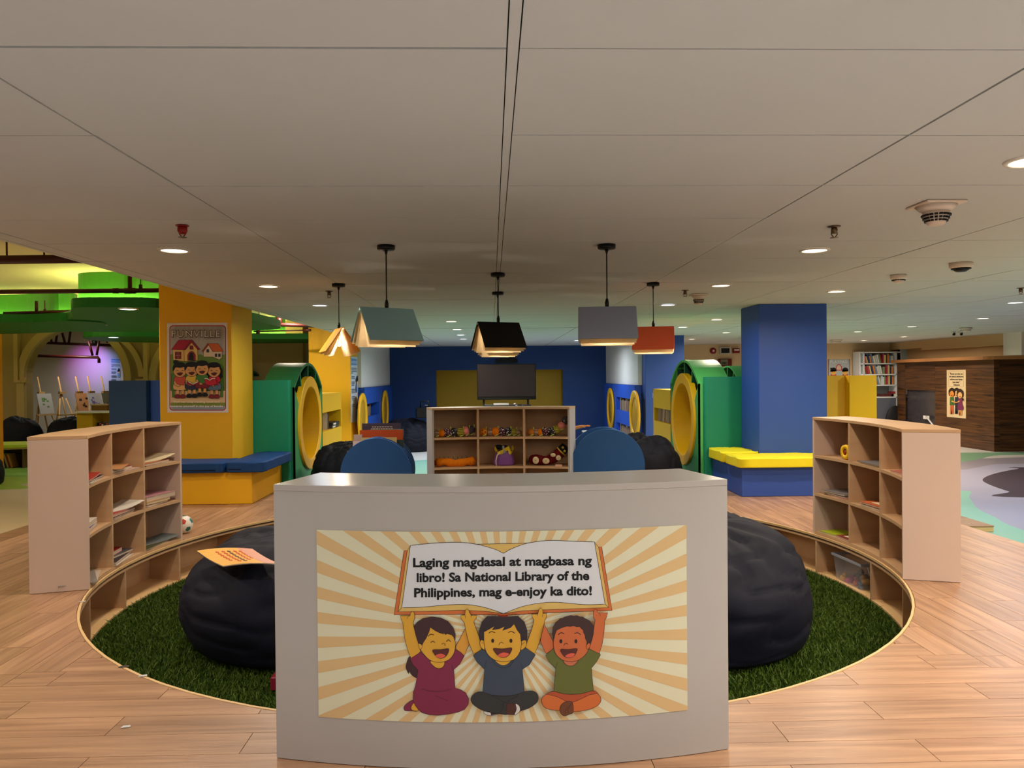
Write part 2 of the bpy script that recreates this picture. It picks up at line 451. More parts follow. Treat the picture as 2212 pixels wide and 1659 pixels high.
co[:, 2] = np.stack([bx + cx_ * .8 + lx * .4, by + sy_ * .8 + ly * .4, zb + hgt * .6], 1); co[:, 3] = np.stack([bx - cx_ * .8 + lx * .4, by - sy_ * .8 + ly * .4, zb + hgt * .6], 1)
co[:, 4] = np.stack([bx + lx, by + ly, zb + hgt], 1)
me = bpy.data.meshes.new('grass_blades')
me.vertices.add(NB * 5); me.vertices.foreach_set('co', co.ravel())
base = (np.arange(NB) * 5)[:, None]
lp = np.concatenate([base + np.array([0, 1, 2, 3]), base + np.array([3, 2, 4])], 1).ravel()
me.loops.add(NB * 7); me.loops.foreach_set('vertex_index', lp.astype(np.int32))
me.polygons.add(NB * 2)
st = (np.arange(NB) * 7)[:, None] + np.array([0, 4])
me.polygons.foreach_set('loop_start', st.ravel().astype(np.int32))
me.update(calc_edges=True); me.validate()
gm = bpy.data.materials.new('grass'); gm.use_nodes = True
nt = gm.node_tree; b = nt.nodes['Principled BSDF']; b.inputs['Roughness'].default_value = .6; b.inputs['Specular IOR Level'].default_value = .25
tc = nt.nodes.new('ShaderNodeTexCoord'); nn = nt.nodes.new('ShaderNodeTexNoise'); nn.inputs['Scale'].default_value = 60
nt.links.new(tc.outputs['Object'], nn.inputs['Vector'])
cr = nt.nodes.new('ShaderNodeValToRGB'); cr.color_ramp.elements[0].position = .35; cr.color_ramp.elements[0].color = (*lin('34460c'), 1)
cr.color_ramp.elements[1].position = .72; cr.color_ramp.elements[1].color = (*lin('60791f'), 1)
nt.links.new(nn.outputs[0], cr.inputs[0]); nt.links.new(cr.outputs[0], b.inputs['Base Color'])
me.materials.append(gm)
go = bpy.data.objects.new('grass_blades', me); COL.objects.link(go); go.parent = turf; go['kind'] = 'stuff'

# low wooden steps on the lower floor at both sides of the platform
for sg, side in ((1, 'right'), (-1, 'left')):
    x0, x1 = (PXR + .004, 5.3) if sg > 0 else (-5.22, PXL - .004)
    st_ = thing('low_step', f'low pale wooden step block on the floor beside the {side} platform edge', 'step', ((x0 + x1) / 2, 8.6, ZF))
    MB().box(x0, x1, 7.9 if sg > 0 else 7.0, 9.4, ZF + .003, -.285).build('step_body', M_PLY, st_, .004)
    MB().box(x0, x1, (7.9 if sg > 0 else 7.0) - .006, 9.4, -.285, -.27).build('tread', M_PX, st_, .002)

# ---------------------------------------------------------------- ceiling
XL, XR = -2.82, 12.9
ce = struct(MB().box(XL, 16, -5, 21.2, ZC + .013, ZC + .09).build('ceiling', M_GAP))
TX, TY, TX0, TY0 = 1.385, .6862, .062, 1.9123
xs = [XL] + [TX0 + TX * k for k in range(-2, 10) if XL + .04 < TX0 + TX * k < XR] + [XR]
me_t = None
for i in range(-5, 16):
    y0 = TY0 + TY * i
    for k in range(len(xs) - 1):
        a, c = xs[k] + .004, xs[k + 1] - .004
        if abs(xs[k] - TX0) < .01: a = xs[k] + .017
        if abs(xs[k + 1] - TX0) < .01: c = xs[k + 1] - .017
        dz = rnd.uniform(0, .0022)
        MB().box(a, c, y0 + .0035, y0 + TY - .0035, ZC + dz, ZC + .012).build('ceiling_tile', M_CEIL, ce)
MB().box(TX0 - .0135, TX0 + .0135, -5, TY0 + TY * 16, ZC + .001, ZC + .012).build('tee_bar', M_CEIL, ce)
yend = TY0 + TY * 16
far = bpy.data.materials.new('far_ceiling'); far.use_nodes = True
nt = far.node_tree; b = nt.nodes['Principled BSDF']; b.inputs['Roughness'].default_value = .85
tc = nt.nodes.new('ShaderNodeTexCoord'); br = nt.nodes.new('ShaderNodeTexBrick'); br.offset = 0
br.inputs['Scale'].default_value = 1; br.inputs['Brick Width'].default_value = TX; br.inputs['Row Height'].default_value = TY; br.inputs['Mortar Size'].default_value = .006
br.inputs['Color1'].default_value = br.inputs['Color2'].default_value = (*lin('c4c4c2'), 1); br.inputs['Mortar'].default_value = (*lin('3a3936'), 1)
mp = nt.nodes.new('ShaderNodeMapping'); mp.inputs['Location'].default_value = (-TX0, -TY0, 0)
nt.links.new(tc.outputs['Object'], mp.inputs[0]); nt.links.new(mp.outputs[0], br.inputs[0]); nt.links.new(br.outputs[0], b.inputs['Base Color'])
MB().box(XL, 16, yend, 21.2, ZC, ZC + .012).build('far_tiles', far, ce)['kind'] = 'stuff'
MB().box(XL, 16, -5, TY0 - TY * 5, ZC, ZC + .012).build('near_tiles', far, ce)['kind'] = 'stuff'
MB().box(XR, 16, TY0 - TY * 5, yend, ZC, ZC + .012).build('side_tiles', far, ce)['kind'] = 'stuff'
struct(MB().box(XL - .03, XL, -5, 21.2, ZC, ZH).build('trim_1', M_CEIL))
hc = struct(MB().box(-14, XL - .03, -5, 21.2, ZH, ZH + .1).build('ceiling_high', mat('d9cf9c', .8, .2, .06, 1.5)))
# ---------------------------------------------------------------- outer walls
struct(MB().box(-14.2, 16.2, -5.2, -5, ZF, ZH).build('wall_front', M_WHITE))
struct(MB().box(-14.2, -14, -5, 21.2, ZF, ZH).build('wall_left', M_BEIGE))
struct(MB().box(16, 16.2, -5, 21.2, ZF, ZH).build('wall_right', M_WHITE))
YB_ = 20.4
yl, yr, yt = D(942, 830, YB_).x, D(1216, 830, YB_).x, D(1080, 799, YB_).z
nl, nr = D(842, 800, YB_).x, D(1309, 800, YB_).x       # the nook walls
wb = MB()
wb.box(nl - .4, yl, YB_, YB_ + .1, ZF, ZC).box(yr, nr + .4, YB_, YB_ + .1, ZF, ZC).box(yl, yr, YB_, YB_ + .1, yt, ZC)
struct(wb.build('wall_back', M_NAVY))
rc = MB().box(yl - .02, yr + .02, YB_ + .45, YB_ + .5, ZF, yt + .02)
rc.box(yl - .02, yl, YB_ + .1, YB_ + .45, ZF, yt).box(yr, yr + .02, YB_ + .1, YB_ + .45, ZF, yt).box(yl, yr, YB_ + .1, YB_ + .45, yt, yt + .02)
struct(rc.build('wall_back_recess', mat('a88210', .55, .3, .04)))
struct(MB().box(nr + .4, 16, YB_, YB_ + .1, ZF, ZC).build('wall_back_right', mat('d6bb92', .7, .2, .03)))
struct(MB().box(-14, nl - .4, YB_ + .3, YB_ + .4, ZF, ZH).build('wall_back_left', mat('cfcac2', .7, .2, .03)))
# white bulkheads over the blue shelves of the nook
for sg, nx, cx2 in ((-1, nl, -2.86), (1, nr, 3.14)):
    struct(MB().box(min(nx, nx + sg * .4), max(nx, nx + sg * .4), 15.95, YB_, 1.145, ZC).build('wall_nook_left' if sg < 0 else 'wall_nook_right', M_WHITE, None, .004))
# ---------------------------------------------------------------- columns
def column(label, x0, x1, y0, y1, m, top, zb=ZF):
    t = thing('square_column', label, 'column', ((x0 + x1) / 2, (y0 + y1) / 2, zb))
    MB().box(x0, x1, y0, y1, zb, top).build('shaft', m, t, .006)
    MB().box(x0 - .003, x1 + .003, y0 - .003, y1 + .003, zb, zb + .08).build('plinth', m, t, .002)
    return t
c1 = (-3.74, -2.927, 8.7, 9.43); c2 = (3.121, 3.925, 8.8, 9.43)
column('yellow square column carrying the big white poster behind the blue cushions', *c1, M_YEL2, ZH, .002)
column('blue square column rising behind the bright yellow bench cushions', *c2, M_BLUE, ZC, .002)
c3 = (D(667, 800, 15).x, D(757, 800, 15).x, 15., 15.8)
column('farther yellow column with a narrow pale blue poster on its side', *c3, M_YEL2, ZH)
c4 = (D(1394, 800, 15.6).x, D(1478, 800, 15.6).x, 15.6, 16.4)
column('farther blue column behind the orange book lamp', *c4, M_BLUE, ZC)
t = thing('orange_column', 'orange column at the far left edge of the photo', 'column', (-9.2, 13.2, ZF))
MB().box(-9.6, D(5, 800, 13.8).x, 13.2, 13.8, ZF, ZH).build('shaft', mat('d98a1c', .5), t)

# ---------------------------------------------------------------- benches round the near columns
def cushion(x0, x1, y0, y1, z0, z1, parent, name, m, puff=.012, wr=.004, seed=1):
    bm = bmesh.new(); bmesh.ops.create_cube(bm, size=1)
    bmesh.ops.subdivide_edges(bm, edges=bm.edges, cuts=9, use_grid_fill=True)
    r = random.Random(seed)
    P = [(r.uniform(3, 9), r.uniform(3, 9), r.uniform(0, 6)) for _ in range(4)]
    for v in bm.verts:
        c = v.co * 2
        k = 1 - .035 * (abs(c.x) ** 8 * abs(c.y) ** 8)
        px, py = x0 + (x1 - x0) * (v.co.x * k + .5), y0 + (y1 - y0) * (v.co.y * k + .5)
        pz = z0 + (z1 - z0) * (v.co.z + .5)
        if c.z > 0: pz += puff * (1 - c.x ** 2) ** .5 * (1 - c.y ** 2) ** .5 if abs(c.x) < 1 and abs(c.y) < 1 else 0
        w = sum(math.sin(a * px * 3 + b_ * py * 3 + d + 5 * pz) for a, b_, d in P) * wr * (.4 + .6 * (v.co.z + .5))
        v.co = Vector((px + (w if abs(c.x) > .99 else 0), py + (w if abs(c.y) > .99 else 0), pz + (w * .6 if c.z > .9 else 0)))
    ed = [e for e in bm.edges if len(e.link_faces) == 2 and e.calc_face_angle(0) > 1.]
    bmesh.ops.bevel(bm, geom=ed, offset=.016, segments=2, affect='EDGES', clamp_overlap=True)
    inv = wm(parent).inverted()
    for v in bm.verts: v.co = inv @ v.co
    me = bpy.data.meshes.new(name); bm.to_mesh(me); bm.free()
    for p in me.polygons: p.use_smooth = True
    me.materials.append(m)
    o = bpy.data.objects.new(name, me); COL.objects.link(o); o.parent = parent; W[o.name] = wm(parent)
    return o
bl = thing('column_bench', 'yellow bench base wrapped round the yellow poster column', 'bench', (-3.2, 8.5, 0))
MB().prism([(-4.1, 8.27), (-2.59, 8.27), (-2.59, 9.43), (-2.922, 9.43), (-2.922, 8.696), (-4.1, 8.696)], .002, .345).build('bench_base', M_YEL2, bl, .004)
t = thing('seat_cushion', 'dark blue seat cushion on the front of the yellow bench', 'cushion', (-3.4, 8.45, .347))
MC = mat('133c6e', .6, .25, .05, 6., .1, 200)
cushion(-4.1, -2.865, 8.2, 8.69, .349, .45, t, 'cushion_pad', MC, seed=2)
tag(MB().box(-3.35, -2.95, 8.192, 8.2, .375, .379).build('zip_slit', M_BLACK, t), 'black zip slit on the cushion front')
t = thing('seat_cushion', 'dark blue seat cushion overhanging the right corner of the yellow bench', 'cushion', (-2.65, 8.8, .347))
cushion(-2.85, -2.44, 8.2, 9.42, .349, .455, t, 'cushion_pad', MC, seed=3)
MB().box(-2.83, -2.68, 8.192, 8.2, .385, .389).build('zip_slit', M_BLACK, t)
br_ = thing('column_bench', 'blue bench base wrapped round the near blue column', 'bench', (3.4, 8.5, 0))
MB().prism([(4.12, 8.31), (2.75, 8.31), (2.75, 9.43), (3.116, 9.43), (3.116, 8.796), (4.12, 8.796)], .002, .325).build('bench_base', mat('2f4f9e', .5, .35, .03), br_, .004)
MYC = mat('e8d51e', .55, .25, .04, 8., .12, 150)
t = thing('seat_cushion', 'wrinkled bright yellow cushion along the front of the blue bench', 'cushion', (3.4, 8.5, .327))
cushion(2.7, 4.12, 8.24, 8.79, .329, .43, t, 'cushion_pad', MYC, .01, .006, 4)
t = thing('seat_cushion', 'wrinkled bright yellow cushion on the left side of the blue bench', 'cushion', (2.9, 9.1, .327))
cushion(2.69, 3.11, 8.80, 9.42, .329, .44, t, 'cushion_pad', MYC, .01, .006, 5)

# ---------------------------------------------------------------- green crawl-through tunnels with yellow rings
def tunnel(label, xf, sg, yc, hw, zb, zs, zt, R, zc, depth, shell_m, front_m, block=None):
    """end face at x = xf; sg = +1 when the body runs towards +x"""
    t = thing('crawl_tunnel', label, 'play tunnel', (xf + sg * depth / 2, yc, zb))
    x0, x1 = sorted((xf, xf + sg * depth))
    us = [-1 + 2 * i / 24 for i in range(25)]
    zz = lambda u: zs + (zt - zs) * (1 - u * u)
    def sheet(uu, off, name, m, xa, xb):
        o = [(yc + hw * u, zz(u)) for u in uu]; i_ = [(yc + (hw - off) * u, zz(u) - off * 1.25) for u in uu]
        vs = [(x, *p) for x in (xa, xb) for p in o + i_]; k = len(uu); fs = []
        for j in range(k - 1):
            fs += [(j, j + 1, 2 * k + j + 1, 2 * k + j), (k + j, 3 * k + j, 3 * k + j + 1, k + j + 1), (j, k + j, k + j + 1, j + 1), (2 * k + j, 2 * k + j + 1, 3 * k + j + 1, 3 * k + j)]
        fs += [(0, 2 * k, 3 * k, k), (k - 1, 2 * k - 1, 4 * k - 1, 3 * k - 1)]
        return MB().add(vs, fs).build(name, m, t)
    sheet(us, .026, 'arch_shell', shell_m, x0, x1)
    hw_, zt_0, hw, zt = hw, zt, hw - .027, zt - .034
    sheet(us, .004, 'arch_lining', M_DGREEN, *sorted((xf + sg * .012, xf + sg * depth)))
    hw, zt = hw_, zt_0
    # side walls
    for ya in (yc - hw, yc + hw - .03): MB().box(x0, x1, ya, ya + .03, zb, zs).build('side_wall', shell_m, t)
    # front panel below the open fan
    fx0, fx1 = sorted((xf, xf + sg * .02))
    fan = math.radians(25)
    T = Matrix(((0, 0, 1, 0), (1, 0, 0, 0), (0, 1, 0, 0), (0, 0, 0, 1)))       # (y, z, x) -> world
    arcp = [(yc + R * .97 * math.cos(a), zc + R * .97 * math.sin(a)) for a in [fan - (PI + 2 * fan) * i / 30 for i in range(31)]]
    right = [p for p in arcp if p[0] >= yc]; left = [p for p in arcp if p[0] <= yc]
    MB().prism([(yc, zb)] + [(yc + hw, zb), (yc + hw, zs)] + right, fx0, fx1, T=T).prism([(yc, zb)] + left + [(yc - hw, zs), (yc - hw, zb)], fx0, fx1, T=T).build('front_panel', front_m, t)
    bk = [(yc + (hw - .03) * u, zz(u) - .03) for u in us]
    xb = xf + sg * (depth - .03)
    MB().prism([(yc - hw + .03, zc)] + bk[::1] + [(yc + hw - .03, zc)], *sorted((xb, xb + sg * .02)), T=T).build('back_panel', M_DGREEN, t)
    for u in (-.52, 0, .52):
        a = Vector((yc + R * .97 * math.sin(u * 1.25), zc + R * .97 * math.cos(u * 1.25))); b = Vector((yc + hw * u * 1.04, zz(u * 1.04) - .03))
        d = (b - a).normalized(); nrm = Vector((-d.y, d.x)) * .006
        MB().prism([tuple(a - nrm), tuple(a + nrm), tuple(b + nrm), tuple(b - nrm)], *sorted((xf + sg * .016, xb)), T=T).build('fan_divider', M_DGREEN, t)  # shade on the divider sides is put into their dark green
        MB().prism([tuple(a - nrm), tuple(a + nrm), tuple(b + nrm), tuple(b - nrm)], *sorted((xf + sg * .008, xf + sg * .0155)), T=T).build('divider_edge', front_m, COL.objects[-1])
    # yellow ring, open tube through the body
    Tr = Matrix.Translation((xf, yc, zc)) @ Matrix.Rotation(sg * PI / 2, 4, 'Y')
    MB().lathe([(R * .78, depth - .02), (R * .78, -.022), (R * .79, -.028), (R * .985, -.028), (R, -.022), (R, .045), (R * .80, .046), (R * .80, depth - .02), (R * .78, depth - .02)], 64, T=Tr, cap=False, sm=False).build('ring_tube', M_YEL, t)
    if block:
        bx0, bx1, by0, by1, bz = block
        rr = .036; xin = bx0 if abs(bx0) < abs(bx1) else bx1; sx = 1 if xin == bx0 else -1
        pl = [(xin + sx * (rr - rr * math.cos(a)), by0 + rr - rr * math.sin(a)) for a in [PI / 2 * i / 8 for i in range(9)]]
        xo = bx1 if xin == bx0 else bx0
        MB().prism(pl + [(xo, by0), (xo, by1), (xin, by1)], zb, bz, sm=False).build('side_block', M_GREEN, t)
    return t
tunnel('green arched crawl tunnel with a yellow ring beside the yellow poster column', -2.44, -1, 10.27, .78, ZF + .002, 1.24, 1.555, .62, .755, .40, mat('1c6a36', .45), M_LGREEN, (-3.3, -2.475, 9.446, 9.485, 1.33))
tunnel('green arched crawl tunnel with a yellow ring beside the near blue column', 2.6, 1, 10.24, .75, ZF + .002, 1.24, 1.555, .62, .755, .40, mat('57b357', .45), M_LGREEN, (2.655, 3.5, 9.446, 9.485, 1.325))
tunnel('small distant green tunnel arch seen over the left green block', -5.25, -1, 17, .8, ZF, 1.2, 1.52, .62, .66, .6, mat('1c6a36', .45), M_LGREEN)
tunnel('small distant green tunnel arch seen over the right green block', 5.3, 1, 17, .8, ZF, 1.22, 1.55, .62, .68, .6, mat('1c6a36', .45), M_LGREEN)

# ---------------------------------------------------------------- yellow niche cabinets beyond the tunnels and the blue nook shelves
def niche_unit(name, label, cat, xf, sg, y0, y1, z0, z1, niches, m, depth=.34, inner=None):
    """face at x=xf looking into the room, body behind it; niches = [(ya, yb, za, zb)]"""
    t = thing(name, label, cat, (xf + sg * depth / 2, (y0 + y1) / 2, z0))
    ys = sorted({y0, y1, *[n[0] for n in niches], *[n[1] for n in niches]}); zs = sorted({z0, z1, *[n[2] for n in niches], *[n[3] for n in niches]})
    b = MB()
    for i in range(len(ys) - 1):
        for j in range(len(zs) - 1):
            cy, cz = (ys[i] + ys[i + 1]) / 2, (zs[j] + zs[j + 1]) / 2
            if any(n[0] < cy < n[1] and n[2] < cz < n[3] for n in niches): continue
            b.box(*sorted((xf, xf + sg * depth)), ys[i], ys[i + 1], zs[j], zs[j + 1])
    b.build('cabinet_body', m, t)
    for n in niches:
        MB().box(*sorted((xf + sg * (depth - .02), xf + sg * depth)), *n).build('niche_back', inner or m, t)
    return t
XL2, XR2 = -2.5, 2.66
yl0, yl1 = 11.1, DX(737, 847, XL2).y
zt_ = lambda x, y, X: DX(x, y, X).z
nzl = (zt_(735, 921, XL2), zt_(735, 884, XL2))
ncL = niche_unit('niche_cabinet', 'yellow niche cabinet beyond the left green tunnel', 'cabinet', XL2, -1, yl0, yl1, ZF, zt_(737, 847, XL2), [(yl0 + .1, yl1 - .05, *nzl), (yl0 + .1, yl1 - .05, .0, nzl[0] - .28)], mat('dcae14', .45, .35, .03))
yr1 = DX(1411, 840, XR2).y
nzr = (zt_(1414, 908, XR2), zt_(1414, 880, XR2))
ncR = niche_unit('niche_cabinet', 'yellow niche cabinet full of thin books beyond the right green tunnel', 'cabinet', XR2, 1, 11.05, yr1, ZF, zt_(1411, 840, XR2), [(11.15, yr1 - .07, *nzr)], mat('dcae14', .45, .35, .03), inner=M_DARK)
tag(MB().box(XR2 - .012, XR2 - .001, yr1 - .05, yr1 - .01, .98, 1.06).build('light_switch', M_WHITE), 'small white switch plate at the far end of the right yellow niche cabinet', 'switch')
def books_in(xf, sg, ya, yb, z, hmax, cols, label, group, lean=0., n=None, far_first=True, dep=.16, inset=.05):
    """upright books with their spines at x = xf, from the far end towards the viewer"""
    y = yb - .02; i = 0
    r = random.Random(int(xf * 100 + ya * 10))
    while True:
        h = hmax * r.uniform(.72, .95); th = r.uniform(.018, .04)
        if y - th < ya + .02 or (n and i >= n): break
        c = cols[i % len(cols)]
        nm = ORD[i] if i < len(ORD) else f'{i + 1}th'
        b = thing('picture_book', f'{c[1]} book, {nm} from the far end {label}', 'book', (xf + sg * inset, y, z), 0, group)
        T = Matrix.Translation((xf + sg * inset, y - th / 2, z + .002)) @ Matrix.Rotation(-lean, 4, 'X')
        x0, x1 = sorted((0, sg * dep))
        MB().box(x0, x1, -th / 2, -th / 2 + .003, 0, h, T=T).box(x0, x1, th / 2 - .003, th / 2, 0, h, T=T).box(*sorted((0, sg * .004)), -th / 2, th / 2, 0, h, T=T).build('cover', mat(c[0], .5), b)
        MB().box(*sorted((sg * .004, sg * (dep - .005))), -th / 2 + .003, th / 2 - .003, .003, h - .004, T=T).build('pages', mat('d8cfba', .8), b)
        y -= th + r.uniform(.002, .006) + (.004 if lean else 0); i += 1
CB = [('cfc0a2', 'cream'), ('8a2a22', 'dark red'), ('d8d3c6', 'white'), ('27303d', 'dark blue'), ('c98d4b', 'tan'), ('1c1b1d', 'black'), ('b9a27c', 'beige'), ('7b3f2d', 'brown')]
books_in(XL2, -1, yl0 + .72, yl1 - .72, nzl[0], .30, [('1d1b20', 'black'), ('15161b', 'charcoal'), ('a5701f', 'ochre'), ('222127', 'slate'), ('c9c3b8', 'pale')], 'in the left yellow cabinet', 'books in the left yellow cabinet', n=5)
for i, (c, nm, dx) in enumerate([('3c3a35', 'dark grey', 0), ('2e2a26', 'black', .01)]):
    t = thing('picture_book', f'{nm} book lying flat in the left yellow cabinet, {["bottom", "top"][i]} of two', 'book', (XL2 - .12, yl1 - .38, nzl[0] + .002 + .05 * i))
    MB().box(XL2 - .22, XL2 - .02 + dx, yl1 - .66, yl1 - .12, nzl[0] + .002 + .046 * i, nzl[0] + .046 + .046 * i).build('cover', mat(c, .5), t)
    MB().box(XL2 - .019 + dx, XL2 - .0185 + dx, yl1 - .6, yl1 - .4, nzl[0] + .01 + .046 * i, nzl[0] + .036 + .046 * i).build('spine_label', M_WHITE, t)
books_in(XR2, 1, 11.15, yr1 - .12, nzr[0], .30, CB, 'in the right yellow cabinet', 'books in the right yellow cabinet', lean=-.16)
for sg, nx, side in ((-1, nl, 'left'), (1, nr, 'right')):
    xf = nx - sg * .06
    if sg < 0:
        pts = dict(a=(788, 879), b=(820, 866), c=(788, 900), d=(820, 890)); rings = [(780, 842, 915), (829.5, 842, 912)]; second = None
        col = mat('1d4fa8', .5)
    else:
        pts = dict(a=(1331, 857), b=(1365, 865), c=(1331, 883), d=(1365, 893)); rings = [(1321, 831, 921), (1374, 837, 940)]; second = ((1331, 911), (1331, 934))
        col = mat('2452b8', .5)
    if sg < 0: ya, yb = DX(788, 880, xf).y, DX(820, 880, xf).y; za, zb = DX(820, 893, xf).z, DX(820, 867, xf).z
    else: ya, yb = DX(1365, 880, xf).y, DX(1331, 880, xf).y; za, zb = DX(1331, 884, xf).z, DX(1331, 857, xf).z
    ns = [(ya, yb, za, zb)]
    if second: ns.append((ya, yb, DX(*second[1], xf).z, DX(*second[0], xf).z))
    t = niche_unit('nook_shelf', f'blue built-in niche shelf with yellow rings at the {side} of the nook', 'shelf', xf, sg, 16.0, YB_ - .02, ZF, 1.14, ns, col, .36, M_NAVY)
    for px, ya_, yb_ in rings:
        c = DX(px, 880, xf); R = .52
        Tr = Matrix.Translation((xf, c.y, .52)) @ Matrix.Rotation(sg * PI / 2, 4, 'Y')
        MB().lathe([(R * .74, -.012), (R * .74, -.05), (R, -.05), (R, -.012), (R * .74, -.012)], 40, T=Tr, cap=False).build('ring', M_YEL, t)
        MB().lathe([(R * .74, -.02), (R * .74, -.014)], 40, T=Tr).build('ring_panel', mat('b98a10', .5), t)
    if sg > 0:
        for q in ns: books_in(xf, 1, q[0] + .3, q[1] - .25, q[2] + .0, (q[3] - q[2]) * 1.0, CB, f'in the {"upper" if q is ns[0] else "lower"} right nook niche', f'books in the {"upper" if q is ns[0] else "lower"} right nook niche')
    else:
        books_in(xf, -1, ya + .3, yb - 1.0, za, (zb - za), [('7a4a25', 'brown'), ('c8642a', 'orange'), ('d9b79c', 'pale pink'), ('1b1c22', 'black'), ('a8917d', 'grey')], 'in the left blue nook niche', 'books in the left nook niche', n=5)

# ---------------------------------------------------------------- low coloured partitions beyond the columns
def partition(label, m1, m2, xa, xb, xc, y, top):
    t = thing('low_partition', label, 'partition', ((xa + xb) / 2, y, ZF))
    MB().box(*sorted((xa, xb)), y, y + .3, ZF, top).build('front_block', m1, t, .004)
    MB().box(*sorted((xb, xc)), y + .12, y + .3, ZF, top).build('set_back_block', m2, t, .004)  # its own tone puts the shading of that face into the colour
partition('bright yellow partition block right of the near blue column', mat('ffc210', .45), mat('eeb52a', .45), D(1894, 850, 10.2).x, D(1835, 850, 10.2).x, D(1786, 850, 10.3).x, 10.2, 1.325)
partition('dark blue partition block left of the yellow poster column', mat('1e3f6a', .5), mat('2f55a6', .5), D(235, 850, 10.2).x, D(316, 850, 10.2).x, D(352, 850, 10.3).x, 10.2, 1.34)

# ---------------------------------------------------------------- walnut reception booth at the right
XB_, YBF = 10.68, 15.9
booth = thing('reception_booth', 'dark walnut panelled reception booth under a pale canopy edge', 'booth', (12.5, 17.5, ZF))
ztop = 1.62
def bpanel(x0, x1, y0, y1, z0, z1, m=M_WALN, name='wall_panel'):
    return MB().box(x0, x1, y0, y1, z0, z1).build(name, m, booth, .002)
w0, w1 = DX(2020, 870, XB_).y, DX(1955, 870, XB_).y
wz0, wz1 = ZF + .35, DX(1985, 843, XB_).z
bpanel(XB_, XB_ + .12, YBF, w0 - .004, ZF, ztop)
bpanel(XB_, XB_ + .03, w1 + .004, 19.75, ZF, ztop)
bpanel(XB_, XB_ + .12, w0, w1, wz1 + .003, ztop)
bpanel(XB_, XB_ + .12, w0, w1, ZF, wz0 - .003)
tag(bpanel(XB_ + .06, XB_ + .1, w0, w1, wz0, wz1, mat('3a3438', .18, .6, .1, 3, 0, 80, 0, 0, 0, (1, 1, 6)), 'glass_panel'), 'dark glossy recessed panel')
for k in range(4):
    bpanel(XB_ + .125 + k * 1.3, XB_ + .12 + (k + 1) * 1.3, YBF, YBF + .12, ZF, ztop)
pl = spline([(XB_ - .1, 19.9), (XB_ - .28, 18.2), (XB_ - .24, 16.6), (XB_ - .12, 15.72), (12, 15.3), (14, 14.9), (16, 14.8)], 8, False)
MB().prism(pl + [(16, 16.3), (XB_ + .5, 16.4), (XB_ + .5, 19.9)], ztop + .002, ztop + .075).build('canopy', mat('a8713f', .5, .3, .06, 4), booth)
sk_ = thing('wall_socket', 'white wall socket with a plugged cable beside the booth panel', 'socket', (XB_ + .05, DX(2001, 900, XB_).y, .3))
q0, q1 = DX(2008, 900, XB_), DX(1995, 900, XB_)
MB().box(XB_ - .012, XB_ - .001, q0.y, q1.y, DX(2001, 905.5, XB_).z, DX(2001, 898, XB_).z).build('plate', mat('e8e8e6', .4), sk_, .002)
MB().tube([(XB_ - .03, q0.y + .1, q0.z), (XB_ - .06, q0.y - .05, q0.z - .06), (XB_ - .07, q0.y - .3, q0.z - .22), (XB_ - .06, q0.y - .5, ZF + .02)], .02, 6).build('cable', mat('cfcfd0', .4), sk_)
p = D(1935, 886, 19.82)
oc = thing('office_chair', 'rounded black office chair back peeping out between the white bookshelf and the booth', 'chair', (p.x, 19.5, ZF))
MB().ball((p.x, 19.83, p.z - .3), .28, 20, 12, sc=(1, .3, 1.5)).build('backrest', M_DARK, oc)
MB().box(p.x - .02, p.x + .5, 19.2, 19.72, .06, .13).build('seat', M_DARK, oc, .02)
MB().tube([(p.x + .24, 19.46, .06), (p.x + .24, 19.46, ZF + .06)], .03).build('stem', M_METAL, oc)
for k in range(5):
    a = k * 2 * PI / 5
    MB().tube([(p.x + .24, 19.46, ZF + .07), (p.x + .24 + .22 * math.cos(a), 19.46 + .22 * math.sin(a), ZF + .028)], .025).build('foot', M_BLACK, oc)
# beige bulkhead over the booth and a white pilaster
struct(MB().box(XB_ + .15, XB_ + .5, 14.2, 18.9, ztop + .3, ZC).build('trim_2', mat('cfae80', .75, .2, .05, 40)))
struct(MB().box(XB_ + .15, XB_ + .5, 18.9, YB_, 1.98, ZC).box(XB_ + .36, XB_ + .5, 18.9, YB_, ztop + .1, 1.98).build('trim_3', mat('cfae80', .75, .2, .05, 40)))
struct(MB().box(XB_ + .1, XB_ + .55, 15.2, 15.75, ztop + .08, ZC).build('trim_4', M_WHITE))
struct(MB().box(XB_ + .3, XB_ + .5, 15.75, 18.9, ztop + .077, ztop + .3).build('trim_5', mat('cfae80', .75, .2, .05, 40)))
for px, py in ((2058, 720), (2074, 720)):
    q = D(px, py, 15.1)
    t = thing('ceiling_camera', f'tiny white ceiling camera above the booth, {"left" if px < 2060 else "right"} one of the pair', 'camera', (q.x, 15.1, ZC))
    MB().lathe([(.05, 0), (.055, -.02), (.05, -.045)], 14, T=Matrix.Translation((q.x, 15.1, ZC))).build('housing', M_WHITE, t)
    MB().ball((q.x, 15.06, ZC - .045), .03, 10, 6).build('lens', M_BLACK, t)

area('corner_fill', (11.0, 19.2, ZC - .02), .2, 30, (.82, .92, 1), spread=2.9)  # fill lamp added, with its fixture, to brighten the bookshelf corner
t = thing('recessed_light', 'added cool fill light over the white bookshelf, hidden by the bulkhead', 'ceiling light', (11.0, 19.2, ZC))
MB().lathe([(.11, -.0005), (.1, -.008), (.08, -.0005)], 24, cap=False).build('trim_ring', M_WHITE, t, world=False)
MB().lathe([(.08, -.004), (.08, -.001)], 24).build('lens', mat('e2ecff', .4, emit=7.), t, world=False)
